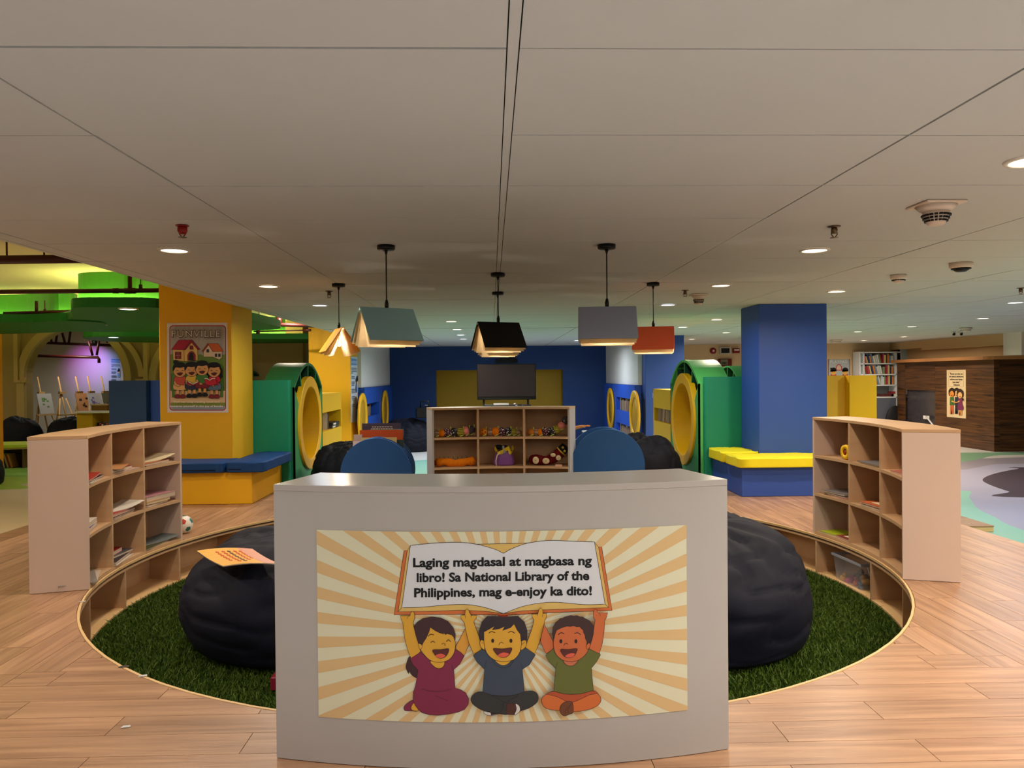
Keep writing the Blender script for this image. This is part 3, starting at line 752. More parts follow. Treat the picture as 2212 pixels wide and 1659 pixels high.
# white bookshelf in the far right corner
YS = 19.95
bs = thing('white_bookshelf', 'tall white bookshelf in the bright corner behind the booth', 'bookshelf', (D(1900, 850, YS).x, YS, ZF))
xa, xb, xc, xd = (D(v, 800, YS).x for v in (1858, 1866.5, 1937, 1966))
M_SH = mat('dfe6ea', .4, .4, .01)
zl = [D(1900, v, YS).z for v in (761, 785.5, 809, 832, 858)]
for x in (xa, xb, xc, xd):
    MB().box(x - .012, x + .012, YS, YS + .38, ZF, zl[0] + .02).build('upright', M_SH, bs)
for z in zl: MB().box(xa, xd, YS, YS + .38, z - .018, z + .012).build('shelf_board', M_SH, bs)
MB().box(xa, xd, YS + .38, YS + .4, ZF, zl[0] + .02).build('back_panel', mat('8f979c', .6), bs)
MB().box(xb + .02, xd - .02, YS + .01, YS + .03, ZF + .05, zl[4] - .02).build('lower_door', mat('5d6270', .5), bs)
MB().box(xc + .1, xd + .02, YS - .02, YS, zl[1] + .02, zl[0] + .1).build('upper_panel', mat('bcd7e8', .4), bs)
SB = [('b0485a', 'red'), ('e0e0da', 'white'), ('6f93b8', 'blue'), ('cfc67a', 'yellow'), ('7f9f78', 'green'), ('e6dcc4', 'cream'), ('263a6e', 'navy'), ('9a2f2f', 'dark red'), ('c9d8df', 'pale blue'), ('d98232', 'orange')]
for row in range(3):
    x = xb + .05; i = 0; r = random.Random(40 + row)
    while x < xc - .08 and i < 20:
        h = r.uniform(.18, .25); th = r.uniform(.025, .05); c = SB[(i * 3 + row * 4) % 10]
        T = Matrix.Translation((x, YS + .06, zl[row + 1] + .014)) @ Matrix.Rotation((.0 if i > 9 else -.22) * (1 if row else 1), 4, 'Y')
        b = thing('shelf_book', f'{c[1]} book, {ORD[i]} from left, {["top", "second", "third"][row]} shelf of white bookshelf', 'book', (x, YS + .06, zl[row + 1]), 0, f'books on the {["top", "second", "third"][row]} shelf of the white bookshelf')
        MB().box(0, th, 0, .17, 0, h, T=T).build('cover', mat(c[0], .5), b); MB().box(.003, th - .003, -.0005, .165, h, h + .0015, T=T).build('pages', mat('efe9da', .8), b)
        x += th + (.012 if i < 10 else .004); i += 1
for i, (c, nm) in enumerate([('5c2a2a', 'maroon'), ('c9cfb0', 'pale green'), ('8c2f33', 'red')]):
    x = D(1905, 850, YS).x + (.0 if i == 0 else .28)
    zz_ = zl[4] + .014 + (.0 if i < 2 else .07)
    b = thing('shelf_book', f'{nm} book lying flat on the bottom shelf of the white bookshelf', 'book', (x, YS + .1, zz_))
    MB().box(x, x + .34, YS + .04, YS + .26, zz_, zz_ + .066).build('cover', mat(c, .5), b)

# ---------------------------------------------------------------- fire alarm fittings on the far right wall
YW = YB_ - .001
q = D(1540, 758, YW)
t = thing('alarm_bell', 'round red fire alarm bell on the far beige wall', 'alarm bell', tuple(q))
Tb = Matrix.Translation(q) @ Matrix.Rotation(PI / 2, 4, 'X')
MB().lathe([(.085, 0), (.085, .03), (.06, .05), (.02, .055)], 24, T=Tb).build('gong', mat('8a1420', .35), t)
MB().lathe([(.03, .055), (.03, .065), (.012, .068)], 16, T=Tb).build('centre_cap', M_WHITE, t)
def wall_box(name, label, cat, x0, x1, y0, y1, m, d=.08):
    a, b = D(x0, y1, YW), D(x1, y0, YW)
    t = thing(name, label, cat, (a.x, YW, a.z))
    MB().box(a.x, b.x, YW - d, YW, a.z, b.z).build('case', m, t, .006)
    return t, a, b
t, a, b = wall_box('alarm_display', 'pale grey alarm display with a black screen on the far beige wall', 'display', 1553, 1577, 750, 765, mat('b9b3a8', .5))
MB().box(a.x + .04, b.x - .04, YW - .084, YW - .08, a.z + .025, b.z - .03).build('screen', M_BLACK, t)
t, a, b = wall_box('alarm_strobe', 'small red alarm strobe right of the alarm display', 'alarm', 1582, 1596, 752.5, 763, mat('7d1418', .4))
MB().box(a.x + .02, b.x - .02, YW - .09, YW - .08, b.z - .06, b.z - .03).build('lamp_lens', mat('f5f0e8', .3), t)
t, a, b = wall_box('fire_alarm_box', 'red fire alarm control panel below the black alarm display', 'alarm panel', 1551, 1579, 775, 791.5, mat('6d1614', .4))
MB().box(a.x + .05, a.x + .24, YW - .088, YW - .08, a.z + .04, b.z - .02).build('keypad', mat('7d7a62', .5), t)
pad_ = COL.objects[-1]
for k in range(4): MB().box(a.x + .075 + k * .035, a.x + .095 + k * .035, YW - .092, YW - .088, a.z + .055, a.z + .12).build('key', M_DARK, pad_)

# ---------------------------------------------------------------- left side: high ceiling, green cloud panels, arch, art room
def cloud(label, pts, z0, z1, m, drum=None, lights=()):
    t = thing('ceiling_cloud', label, 'ceiling panel', (pts[0][0], pts[0][1], z0))
    o = MB().prism(spline(pts, 6), z0, z1).build('cloud_slab', m, t)
    if drum:
        MB().prism(spline(drum, 6), z1 + .0, ZH - .002).build('cloud_drum', mat('3f8a2a', .6), t)
        dd = spline(drum, 6); cx, cy = sum(p[0] for p in dd) / len(dd), sum(p[1] for p in dd) / len(dd)
        tag(MB().tube([(cx + (p[0] - cx) * 1.02 + (.04 if p[0] > cx else -.04), cy + (p[1] - cy) * 1.02 + (.04 if p[1] > cy else -.04), z1 + .016) for p in dd + dd[:1]], .012, 6).build('led_strip', mat('fff0a0', .5, emit=70.), t), 'glowing warm strip light')
    return t
MG1, MG2 = mat('1f6f2a', .55, .3, .03), mat('1c6a26', .55, .3, .03)
cloud('large lobed dark green ceiling cloud nearest the yellow poster column', [(-3.78, 8.72), (-4.2, 8.6), (-4.6, 8.62), (-4.85, 8.95), (-5.55, 10.2), (-6.6, 11.2), (-7.4, 12.2), (-6.9, 12.9), (-5, 13.1), (-3.5, 12.6), (-3.3, 11), (-3.45, 9.75), (-3.78, 9.5)], 2.16, 2.27, MG1,
      [(-4.25, 9.45), (-4.6, 9.35), (-5.0, 9.45), (-5.12, 9.75), (-5.1, 10.6), (-4.8, 11.2), (-4.3, 11.1)])
cloud('green ceiling cloud at the left edge with a lime-lit upper tier', [(-6.9, 10.3), (-6.3, 10.5), (-5.65, 10.3), (-5.4, 10.8), (-6.2, 12), (-8, 13), (-11, 12.8), (-11, 9.9), (-8, 9.95)], 2.14, 2.25, MG2,
      [(-6.3, 11.3), (-7, 11.7), (-7.8, 11.8), (-9.2, 11.6), (-10.5, 11.6), (-10.5, 12.6), (-8, 12.7), (-6.5, 12.1)])
cloud('farther green ceiling cloud stretching behind the yellow poster column', [(-7.7, 14.6), (-6.9, 14.2), (-5.9, 14.6), (-4.9, 15.3), (-3.7, 15.55), (-3.0, 15.5), (-3.0, 17.2), (-6, 17.3), (-7.9, 16.2)], 2.15, 2.26, MG1,
      [(-4.5, 16.3), (-5.5, 16.2), (-6.4, 16.3), (-6.6, 16.8), (-5.4, 17.0), (-4.6, 16.9)])
def small_light(px, py, z, c, label, r=.085):
    q = G(px, py, z - .006)
    t = thing('recessed_light', label, 'ceiling light', (q.x, q.y, z), 0, 'recessed lights in the green clouds')
    T = Matrix.Translation((q.x, q.y, z - .008))
    MB().lathe([(r + .02, .007), (r + .02, 0), (r, -.002), (r, .007)], 24, T=T, cap=False).build('trim_ring', M_WHITE, t)
    MB().lathe([(r, .0), (r, .006)], 24, T=T).build('lens', mat('ffe9cf' if c is WARM else 'e4eeff', .4, emit=9.), t)
    area('cloud_beam', (q.x, q.y, z - .02), .12, 9, c)
small_light(277, 668, 2.16, WARM, 'warm recessed light in the large green cloud, the nearest one')
small_light(215, 702, 2.16, COOL, 'cool white recessed light under the large green cloud, the left one')
small_light(245, 729, 2.15, COOL, 'cool white recessed light under the farther green cloud')
# sprinkler pipes under the high ceiling
MP = mat('3a0f0c', .45, .3)
def pipe(label, pts, r, fittings=(), name='sprinkler_pipe'):
    t = thing(name, label, 'pipe', tuple(pts[0]))
    MB().tube(pts, r, 10).build('pipe_run', MP, t)
    for a, b, rr in fittings:
        MB().tube([a, b], rr, 10).build('pipe_fitting', MP, t)
    return t
y = 8.75
a, b = D(-60, 631, y), D(352, 627, y)
f1, f2, f3 = D(281, 628, y), D(304, 628, y), D(250, 628, y)
pipe('dark red sprinkler pipe crossing in front of the green cloud drum', [a, b], .026, [(f1, f1 + Vector((0, 0, .16)), .024), (f2, f2 + Vector((0, 0, .07)), .02), (f2, f2 + Vector((0, 0, .14)), .006), (f1 - Vector((.06, 0, 0)), f1 + Vector((.06, 0, 0)), .034), (f3 - Vector((.03, 0, 0)), f3 + Vector((.03, 0, 0)), .032)])
y = 10.6
a, b = D(8, 677, y), D(166, 672, y); f1, f2 = D(79, 674, y), D(97, 674, y)
pipe('dark red sprinkler pipe with two upright stubs over the left green cloud', [a, b], .022, [(f1, f1 + Vector((0, 0, .15)), .022), (f2, f2 + Vector((0, 0, .16)), .006), (f2, f2 + Vector((0, 0, .04)), .018)])
y = 7.2
a, b = D(-80, 562, y), D(190, 559, y)
pipe('thick dark red pipe crossing under the high ceiling at upper left', [a, b], .042, [(Vector((x, y, a.z)), Vector((x, y, ZH)), .008) for x in (a.x + .4, b.x - .4)])
y = 13.6
a, b, c, d = D(600, 701, y), D(560, 704, y), D(557, 722, y), D(715, 705, y)
pipe('dark red pipe with a drop elbow seen between the two yellow columns', [c, b, a, d], .035, [(D(603, 683, y), D(603, 704, y), .055)])
pipe('thin dark red pipe below the elbow pipe between the yellow columns', [D(548, 716, 14.2), D(672, 713, 14.2)], .014, [(D(655, 713.6, 14.2), D(672, 713, 14.2), .022)] + [(D(v, 714, 14.2), Vector((*D(v, 714, 14.2).xy, ZH)), .006) for v in (560, 662)])

# arch wall and the art room behind it
YA = 17.4
ax0, ax1 = D(57, 850, YA).x, D(272, 850, YA).x
acx, ar, azs = (ax0 + ax1) / 2, (ax1 - ax0) / 2, 1.42
aw = MB(); T = Matrix(((1, 0, 0, 0), (0, 0, 1, 0), (0, 1, 0, 0), (0, 0, 0, 1)))
half = [(acx + ar * math.cos(a), azs + ar * math.sin(a)) for a in [PI / 2 * i / 16 for i in range(17)]]
aw.prism([(ax1, ZF)] + half + [(acx, ZH), (D(655, 800, YA).x, ZH), (D(655, 800, YA).x, ZF)], YA, YA + .25, T=T)
half = [(acx - (p[0] - acx), p[1]) for p in half]
aw.prism([(ax0, ZF)] + half + [(acx, ZH), (-14, ZH), (-14, ZF)], YA, YA + .25, T=T)
struct(aw.build('wall_arch', mat('a99066', .75, .2, .04)))
arch = thing('arch_frame', 'beige arch frame round the opening to the art room', 'arch', (acx, YA, ZF))
M_AF = mat('c4a878', .7, .2, .03)
def band(cx, r0, r1, a0, a1, z, y0, y1, name, par):
    vs = []; fs = []; n = 20
    for i in range(n + 1):
        a = math.radians(a0 + (a1 - a0) * i / n)
        for r in (r0, r1):
            for yy in (y0, y1): vs.append((cx + r * math.cos(a), yy, z + r * math.sin(a)))
    for i in range(n):
        k = 4 * i
        fs += [(k, k + 4, k + 5, k + 1), (k + 2, k + 3, k + 7, k + 6), (k, k + 2, k + 6, k + 4), (k + 1, k + 5, k + 7, k + 3)]
    fs += [(0, 1, 3, 2), (4 * n, 4 * n + 2, 4 * n + 3, 4 * n + 1)]
    return MB().add(vs, fs).build(name, M_AF, par)
band(acx, ar - .005, ar + .16, 0, 180, azs, YA - .10, YA - .002, 'arch_band', arch)
MB().box(ax0 - .16, ax0 + .005, YA - .1, YA - .002, ZF, azs).build('jamb', M_AF, arch)
MB().box(ax1 - .005, ax1 + .16, YA - .1, YA - .002, ZF, azs).build('jamb', M_AF, arch)
for s_, x in ((-1, D(30, 800, YA - .2).x), (1, D(311, 800, YA - .2).x)):
    MB().box(x - .045, x + .045, YA - .14, YA - .001, azs - .05, ZH - .01).build('corbel_post', M_AF, arch)
    MB().box(*sorted((x - s_ * .22, x + s_ * .05)), YA - .14, YA - .001, azs - .11, azs - .05).build('corbel_foot', M_AF, arch)
x = D(311, 800, YA - .2).x
band(x + .045 + 1.3, 1.14, 1.3, 90, 180, azs - .1, YA - .10, YA - .002, 'arch_band', arch)
band(x - .045 - 1.1, .98, 1.1, 0, 62, azs, YA - .12, YA - .102, 'arch_band', arch)
YR = YB_ + .3
# purple and blue spot washing the art-room wall
for px, py, colr, pw in ((196, 788, (.85, .15, 1), 5), (214, 800, (.22, .4, 1), 6)):
    q = D(px, py, YR)
    l = bpy.data.lights.new('stage_spot', 'SPOT'); l.energy = pw * 9; l.color = colr; l.spot_size = 1.15; l.spot_blend = 1; l.shadow_soft_size = .05
    o = bpy.data.objects.new('stage_spot', l); COL.objects.link(o)
    p0 = Vector((q.x + .3, YR - 1.1, 2.2)); o.location = p0
    o.rotation_euler = (Vector(q) - p0).to_track_quat('-Z', 'Y').to_euler()
area('art_room_light', (-10.2, 18.7, ZH - .05), .3, 26, (1, .93, .82))
t = thing('stage_light', 'small dark stage light on the art room pipes', 'lamp', (D(205, 740, 19.5).x, 19.5, 2.28))
MB().lathe([(.05, 0), (.07, .12), (.03, .14), (.012, .16), (.012, ZH - 2.222)], 12, T=Matrix.Translation((D(205, 740, 19.5).x, 19.5, 2.22))).build('housing', M_BLACK, t)
y = 19.2
def rack(label, x0, x1, yy, hang, drop):
    y = 19.1 if drop else 19.75
    a, b = D(x0, yy, y), D(x1, yy + (4 if drop else 6), y)
    t = thing('sprinkler_pipe', label, 'pipe', tuple(a))
    pts = [a, b] + ([b + Vector((.02, 0, -.05)), b + Vector((.02, 0, -.14))] if drop else [])
    MB().tube(pts, .035, 8).build('pipe_run', MP, t)
    for hx in hang:
        c = D(hx, yy, y)
        MB().tube([c, c + Vector((-.09, 0, .36))], .03, 6).tube([c + Vector((.1, 0, 0)), c + Vector((.16, 0, .36))], .03, 6).build('hanger', MP, t)
rack('lower dark pipe hung across the art room wall', 56, 212, 768, (70, 200), True)
rack('upper dark pipe hung across the art room wall', 78, 240, 740, (112, 140, 232), False)
# easels in the art room
M_EW = mat('b08a56', .6, .2, .08, 20)
def easel(label, px, face, k):
    q = D(px, 817, 18.9); x, y_ = q.x + .27, 18.9
    t = thing('easel', label, 'easel', (x, y_, ZF), math.radians(58), 'easels in the art room')
    # local: the easel faces -y
    z = lambda v: v
    MB().tube([(0, -.18, .28), (0, .32, 1.78)], .018, 6).build('mast', M_EW, t, world=False)
    for s_ in (-1, 1): MB().tube([(s_ * .34, -.24, 0), (s_ * .07, .12, 1.25)], .016, 6).build('leg', M_EW, t, world=False)
    MB().tube([(0, .6, 0), (0, .2, 1.45)], .016, 6).build('leg', M_EW, t, world=False)
    MB().box(-.26, .26, -.17, -.09, .84, .87).build('tray', M_EW, t, world=False)
    MB().box(-.07, .07, .12, .2, 1.36, 1.42).build('clamp', M_EW, t, world=False)
    if face:
        T = Matrix.Translation((0, -.10, .872)) @ Matrix.Rotation(-.32, 4, 'X')
        c = thing('painting', f'{face[2]} resting on the {face[3]} easel', 'painting', (x, y_, ZF), math.radians(58))
        MB().box(-.17, .17, -.02, 0, 0, .52, T=T).build('canvas', mat(face[0], .6), c, world=False)
        b = MB(); r = random.Random(k)
        for i in range(6):
            u, v, w = r.uniform(-.12, .06), r.uniform(.06, .38), r.uniform(.03, .08)
            b.box(u, u + w, -.0215, -.02, v, v + w * .8, T=T)
        b.build('brush_marks', mat(face[1], .6), c, world=False)
ez = [(72, ('8c8a86', '4c6a34', 'grey landscape painting with a green foot', 'first left'), 'first wooden easel from the left in the art room'), (117, None, 'second wooden easel from the left, empty, in the art room'),
      (155, ('b98458', '3a2420', 'tan portrait painting with a dark face', 'middle'), 'third wooden easel from the left in the art room'), (181, ('dcdcf0', '8a7fc8', 'white sheet with pale violet marks', 'fourth'), 'fourth wooden easel from the left in the art room'),
      (211, ('c4c0d4', '3c3a7a', 'pale grey sheet with small navy marks', 'rightmost'), 'rightmost wooden easel in the art room')]
for i, (px, f, lb) in enumerate(ez): easel(lb, px, f, i)

# lime curved bench with niches at the left, dark bags behind it
def ring_poly(pts, w): return pts + [(x, y_ + w) for x, y_ in pts[::-1]]
lb = thing('curved_bench', 'long curved lime-topped bench with book niches at the left', 'bench', (-9, 15, ZF))
edge = spline([(-13.8, 14.1), (-11, 14.5), (-9.3, 14.8), (-8.2, 15.2), (-7.4, 15.9), (-7.05, 16.4)], 6, False)
MB().prism(ring_poly(edge, 1.0), .07, .12).build('bench_top', mat('c3d63c', .5, .3, .03), lb)
MB().prism(ring_poly([(x, y_ + .06) for x, y_ in edge], .02), .03, .069).build('front_rail', M_PLY, lb)
MB().prism(ring_poly([(x, y_ + .5) for x, y_ in edge], .03), ZF + .002, .03).build('niche_back', mat('4a3520', .7), lb)
for x in (-12.6, -10.6, -9.05, -8.1):
    yy = min(edge, key=lambda e: abs(e[0] - x))[1]
    MB().box(x - .012, x + .012, yy + .08, yy + .5, ZF + .002, .03).build('divider', mat('6a4a28', .6), lb)
for i in range(6):
    x = D(3 + i * 4.2, 1000, 15.0).x
    c = CB[(i * 3 + 5) % 8]
    b = thing('picture_book', f'leaning {c[1]} book, {ORD[i]} from the left under the lime bench', 'book', (x, 15.0, ZF), 0, 'books under the lime bench')
    T = Matrix.Translation((x, 15.0, ZF + .004)) @ Matrix.Rotation(-.3, 4, 'Y')
    MB().box(0, .03, 0, .2, 0, .27, T=T).build('cover', mat(c[0], .5), b); MB().box(.003, .027, -.001, .19, .27, .272, T=T).build('pages', mat('d8cfba', .8), b)

# low yellow book cabinet and small podium in front of the arch
yq = 16.1
a, b = D(166, 923, yq), D(236, 892, yq); mx = D(200, 900, yq).x
yc_ = thing('low_cabinet', 'low yellow book cabinet with a pale curved top before the arch', 'cabinet', ((a.x + b.x) / 2, yq, ZF))
MB().box(a.x, mx, yq, yq + .4, ZF, b.z).box(mx, b.x + .3, yq + .38, yq + .4, ZF, b.z).box(mx, b.x + .3, yq, yq + .38, ZF, b.z - .42).build('cabinet_body', mat('b98f16', .5, .3, .03), yc_)
MB().prism(spline([(a.x - .03, yq - .04), (mx, yq - .07), (b.x, yq - .02), (b.x + .3, yq + .02)], 5, False) + [(b.x + .3, yq + .42), (a.x - .03, yq + .42)], b.z + .001, b.z + .035).build('cabinet_top', mat('cfc6b4', .5), yc_)
for i in range(6):
    x = mx + .05 + i * .045; c = [('15151a', 'black'), ('8a2a22', 'dark red'), ('cfc0a2', 'cream'), ('27303d', 'dark blue'), ('9a4a3a', 'brick'), ('1c1b1d', 'black')][i]
    t = thing('picture_book', f'{c[1]} book, {ORD[i]} from the left in the low yellow cabinet', 'book', (x, yq + .1, b.z - .42), 0, 'books in the low yellow cabinet')
    MB().box(x, x + .032, yq + .08, yq + .26, b.z - .418, b.z - .2 - .02 * (i % 3)).build('cover', mat(c[0], .5), t)
    MB().box(x + .004, x + .028, yq + .082, yq + .258, b.z - .2 - .02 * (i % 3), b.z - .198 - .02 * (i % 3)).build('pages', mat('d8cfba', .8), t)
yq = 17.0
a, b = D(195, 905, yq), D(233, 873, yq)
t = thing('podium', 'small brown podium with a pale top in front of the art room', 'podium', ((a.x + b.x) / 2, yq, ZF))
MB().box(a.x + .02, b.x - .02, yq + .01, yq + .3, ZF, b.z - .03).build('podium_body', mat('8a5f22', .5, .3, .04), t)
MB().box(a.x, b.x, yq, yq + .32, b.z - .029, b.z).build('podium_top', mat('d0b283', .5), t, .004)
# ---------------------------------------------------------------- the four curved shelf units on the pit rim
RI, RO, TH = PR + .006, 3.085, .022
def unit(name, label, ac, top, hw=15.5, outer=M_LAMP, topm=None):
    a = math.radians(ac)
    t = thing(name, label, 'shelf', (CX + 2.9 * math.cos(a), CY + 2.9 * math.sin(a), .002))
    ta = math.degrees(TH / 2.9)
    zs = [.004 + (top - TH - .004) * i / 3 for i in range(4)]
    MB().arc(CX, CY, RI - .002, RO + .002, ac - hw, ac + hw, top - TH, top, 24).build('top_board', topm or M_LAM, t, .0015)
    for s in (-1, 1):
        e = ac + s * hw
        MB().arc(CX, CY, RI, RO, *sorted((e, e - s * ta)), .003, top - TH - .0005, 1).build('side_panel', outer, t)
    MB().arc(CX, CY, RO - .014, RO, ac - hw + ta, ac + hw - ta, .003, top - TH - .0005, 24).build('back_panel', outer if outer is not M_LAMP else M_LAMP, t)
    MB().arc(CX, CY, RO - .02, RO - .0145, ac - hw + ta, ac + hw - ta, .003, top - TH - .0005, 24).build('inner_lining', M_LAM, t)
    for i in range(3):
        MB().arc(CX, CY, RI, RO - .0205, ac - hw + ta, ac + hw - ta, zs[i], zs[i] + TH, 20).build('shelf_board', M_LAM, t)
    for k in (1, 2):
        e = ac + hw * (1 - 2 * k / 3)
        for i in range(3):
            MB().arc(CX, CY, RI, RO - .0205, e - ta / 2, e + ta / 2, zs[i] + TH + .0004, zs[i + 1] - .0004 if i < 2 else top - TH - .0006, 1).build('divider', M_LAM, t)
    def cell(row, col):      # local frame: x to the right seen from the pit, y into the shelf, z up from the board
        e = math.radians(ac + hw * 2 / 3 * (1 - col))
        o = Vector((math.cos(e), math.sin(e), 0)); rgt = Vector((math.sin(e), -math.cos(e), 0))
        p = Vector((CX, CY, zs[2 - row] + TH + .0005)) + o * RI
        return Matrix(((rgt.x, o.x, 0, p.x), (rgt.y, o.y, 0, p.y), (0, 0, 1, p.z), (0, 0, 0, 1)))
    return t, cell
UL, cellL = unit('curved_shelf', 'curved plywood cube shelf on the left rim of the grass pit, with magazines', 179.8, .995)
UR, cellR = unit('curved_shelf', 'curved plywood cube shelf on the right rim of the grass pit, mostly empty', -1.3, .985)
UC, cellC = unit('curved_shelf', 'curved cube shelf with plush toys on the far rim of the pit', 88.9, 1.01, 15.9, M_GREY)
UF, cellF = unit('curved_shelf', 'curved grey shelf back facing the viewer, carrying the sunburst poster', -90.3, .975, 15.2, M_GREY, mat('b7afa9', .2, .5, .03, 3, .05, 60, 0, 0, 0, (1, 8, 1)))

def flat_book(label, cell, x, y, w, d, th, c, z=0., rot=0., group=None, tilt=0., marks=None, pages='c9b49c', name='picture_book', curl=0.):
    if LEFT[0]: w = max(w, .37) if th < .02 else max(w, .3); x = x * .4 - .005 - max(0, .33 - w) * .3
    T0 = cell @ Matrix.Translation((x, y * .6, z + .0006)) @ Matrix.Rotation(rot, 4, 'Z') @ Matrix.Rotation(tilt, 4, 'Y')
    t = thing(name, label, 'book', tuple(T0.translation), 0, group)
    n = 8 if curl else 1
    def slab(x0, x1, y0, y1, z0, z1):
        b = MB(); vs = []
        for i in range(n + 1):
            u = i / n; xx = x0 + (x1 - x0) * u; dz = curl * max(0, u - .35) ** 2
            vs += [(xx, y0, z0 + dz), (xx, y1, z0 + dz), (xx, y1, z1 + dz), (xx, y0, z1 + dz)]
        fs = [(0, 1, 2, 3), (4 * n + 3, 4 * n + 2, 4 * n + 1, 4 * n)]
        for i in range(n):
            for e in range(4):
                g_ = (e + 1) % 4; fs.append((4 * i + e, 4 * i + 4 + e, 4 * i + 4 + g_, 4 * i + g_))
        return b.add(vs, fs, T=T0)
    e = min(.0012, th * .2)
    slab(-w / 2, w / 2, 0, d, th - e, th).build('cover', mat(c, .45), t)
    slab(-w / 2, w / 2, 0, d, 0, e).build('cover', mat(c, .45), t)
    slab(-w / 2 + .002, w / 2 - .002, .002, d - .002, e, th - e).build('pages', mat(pages, .8), t)
    if marks:
        b = MB()
        for (mx, my, mw, md) in marks: b.box(mx - mw / 2, mx + mw / 2, my, my + md, th + .0002, th + .0006, T=T0)
        b.build('cover_print', mat(marks_c.get(c, 'e9d9b5'), .6), t)
    return t
LEFT = [True]
marks_c = {'a5352a': 'd9b07a', 'c26a3a': 'e0c9a0', 'b5443a': 'd8c8b0'}
gL = 'magazines in the left curved shelf'
c = cellL(0, 0)
flat_book('white magazine at the bottom of the top near cube of the left shelf', c, -.02, .01, .34, .25, .008, 'd9d4c8', 0, .1)
flat_book('dark magazine in the middle of the top near cube of the left shelf', c, -.04, .015, .34, .25, .012, '2b1d22', .009, .05)
flat_book('red magazine with tan print on top in the near cube of the left shelf', c, -.06, .02, .30, .25, .01, 'a5352a', .022, .12, marks=[(.02, .08, .07, .02), (.06, .06, .02, .05)], curl=.02)
c = cellL(0, 1)
flat_book('pale pink paper booklet under the red book in the top middle cube', c, .02, .008, .38, .26, .008, 'd3b6a4', 0, -.06)
flat_book('thick dark red book lying in the top middle cube of the left shelf', c, -.06, .03, .32, .24, .024, '7e1d1c', .009, .04)
flat_book('thin tan leaflet on the dark red book in the top middle cube', c, .05, .03, .26, .2, .005, 'c98f5c', .034, .3)
c = cellL(0, 2)
flat_book('grey booklet under the orange one in the top far cube', c, -.04, .012, .3, .24, .006, 'b9b0a2', 0, .05)
flat_book('orange booklet in the top far cube of the left shelf', c, -.1, .02, .24, .24, .016, 'c26a3a', .007, .1, marks=[(0, .05, .1, .03)])
flat_book('cream leaflet with an upturned edge in the top far cube', c, .03, .05, .3, .2, .004, 'e3d3ae', .024, -.1, curl=.09)
c = cellL(1, 0)
flat_book('blue book with a white label lying in the middle near cube', c, -.06, .05, .26, .2, .028, '2d3f86', 0, .12, marks=[(.08, 0, .04, .03)])
flat_book('white and red book on the blue one in the middle near cube', c, -.08, .055, .23, .19, .03, 'd8cfc4', .029, .08, marks=[(0, .03, .12, .05)])
c = cellL(1, 1)
for i, (cc, nm, cu) in enumerate([('caa58c', 'pale brown', 0), ('2a2226', 'blackish', 0), ('c79a86', 'salmon', 0), ('b5443a', 'red printed', .03)]):
    flat_book(f'{nm} magazine in the left shelf centre cube, {["lowest", "second", "third", "topmost"][i]} of the pile', c, -.07 + .012 * i, .008 + .008 * i, .3, .25, .009, cc, .0098 * i, .1 - .03 * i, gL, marks=[(-.05, .05, .08, .03)] if i == 3 else None, curl=cu)
flat_book('white leaflet curling up at the right of the centre cube', c, .09, .03, .2, .2, .004, 'e4dccf', .04, -.25, curl=.08)
c = cellL(1, 2)
flat_book('dark brown book at the bottom of the middle far cube', c, -.07, .02, .26, .24, .02, '35201c', 0, .08)
flat_book('yellow book under the pink binder in the middle far cube', c, -.06, .012, .27, .24, .02, 'e0a91e', .021, .0)
flat_book('pink binder lying on the yellow book in the middle far cube', c, .02, .02, .36, .26, .036, 'b87f8a', .042, -.03, marks=[(-.05, -.0, .06, .002)])
c = cellL(2, 0)
flat_book('pale picture sheet at the bottom of the lowest near cube', c, -.03, .006, .3, .24, .005, 'cbb9a5', 0, .22, marks=[(.06, .03, .05, .04)])
flat_book('grey picture magazine with pink print in the lowest near cube', c, -.05, .03, .3, .22, .006, '8a8078', .006, .35, marks=[(.03, .04, .06, .08)])
flat_book('green picture booklet with a white edge in the lowest near cube', c, .0, .12, .26, .18, .008, '56613f', .013, .2)
c = cellL(2, 1)
flat_book('pale open sheet at the bottom of the lowest middle cube', c, -.06, .008, .26, .2, .004, 'cfc0b0', 0, .15)
flat_book('dark plum book in the lowest middle cube of the left shelf', c, -.04, .04, .32, .22, .018, '33252f', .005, .18)
flat_book('slate grey book above the plum book in the lowest middle cube', c, -.02, .09, .3, .18, .016, '4a4a55', .024, -.05)
flat_book('small bright red book on the pile in the lowest middle cube', c, -.12, .12, .14, .14, .03, 'b01c28', .041, .1)
c = cellL(2, 2)
flat_book('dark green picture booklet in the lowest far cube', c, -.1, .02, .26, .24, .008, '4b4a2c', 0, .15, marks=[(0, .08, .12, .03), (.05, .15, .06, .03)])
flat_book('open grey photo booklet with white edges in the lowest far cube', c, .06, .06, .22, .2, .006, '6d7678', .009, -.3, curl=.05)
# right shelf
LEFT[0] = False
c = cellR(0, 1)
flat_book('olive magazine under the grey one in the right shelf, top middle cube', c, .05, .01, .3, .26, .008, '6a5f3c', 0, -.05)
flat_book('grey magazine on the olive one in the right shelf, top middle cube', c, .02, .02, .34, .26, .007, '7d7a7c', .0085, .03)
c = cellR(0, 2)
flat_book('pink booklet in the nearest top cube of the right shelf', c, .06, .03, .26, .22, .012, 'b8685c', 0, .1, marks=[(0, .06, .1, .04)])
c = cellR(1, 0)
for i, (cc, nm) in enumerate([('c8795f', 'pinkish red'), ('2b2730', 'black'), ('7a7676', 'grey')]):
    flat_book(f'{nm} magazine in the far middle cube of the right shelf, {["lowest", "second", "topmost"][i]}', c, .05 - .03 * i, .012 + .006 * i, .3, .25, .012, cc, .0128 * i, -.12 + .08 * i, 'magazines in the right curved shelf')
c = cellR(1, 1)
flat_book('dark brown book under the orange one in the central cube of the right shelf', c, .06, .016, .27, .22, .018, '3b251b', 0, .05)
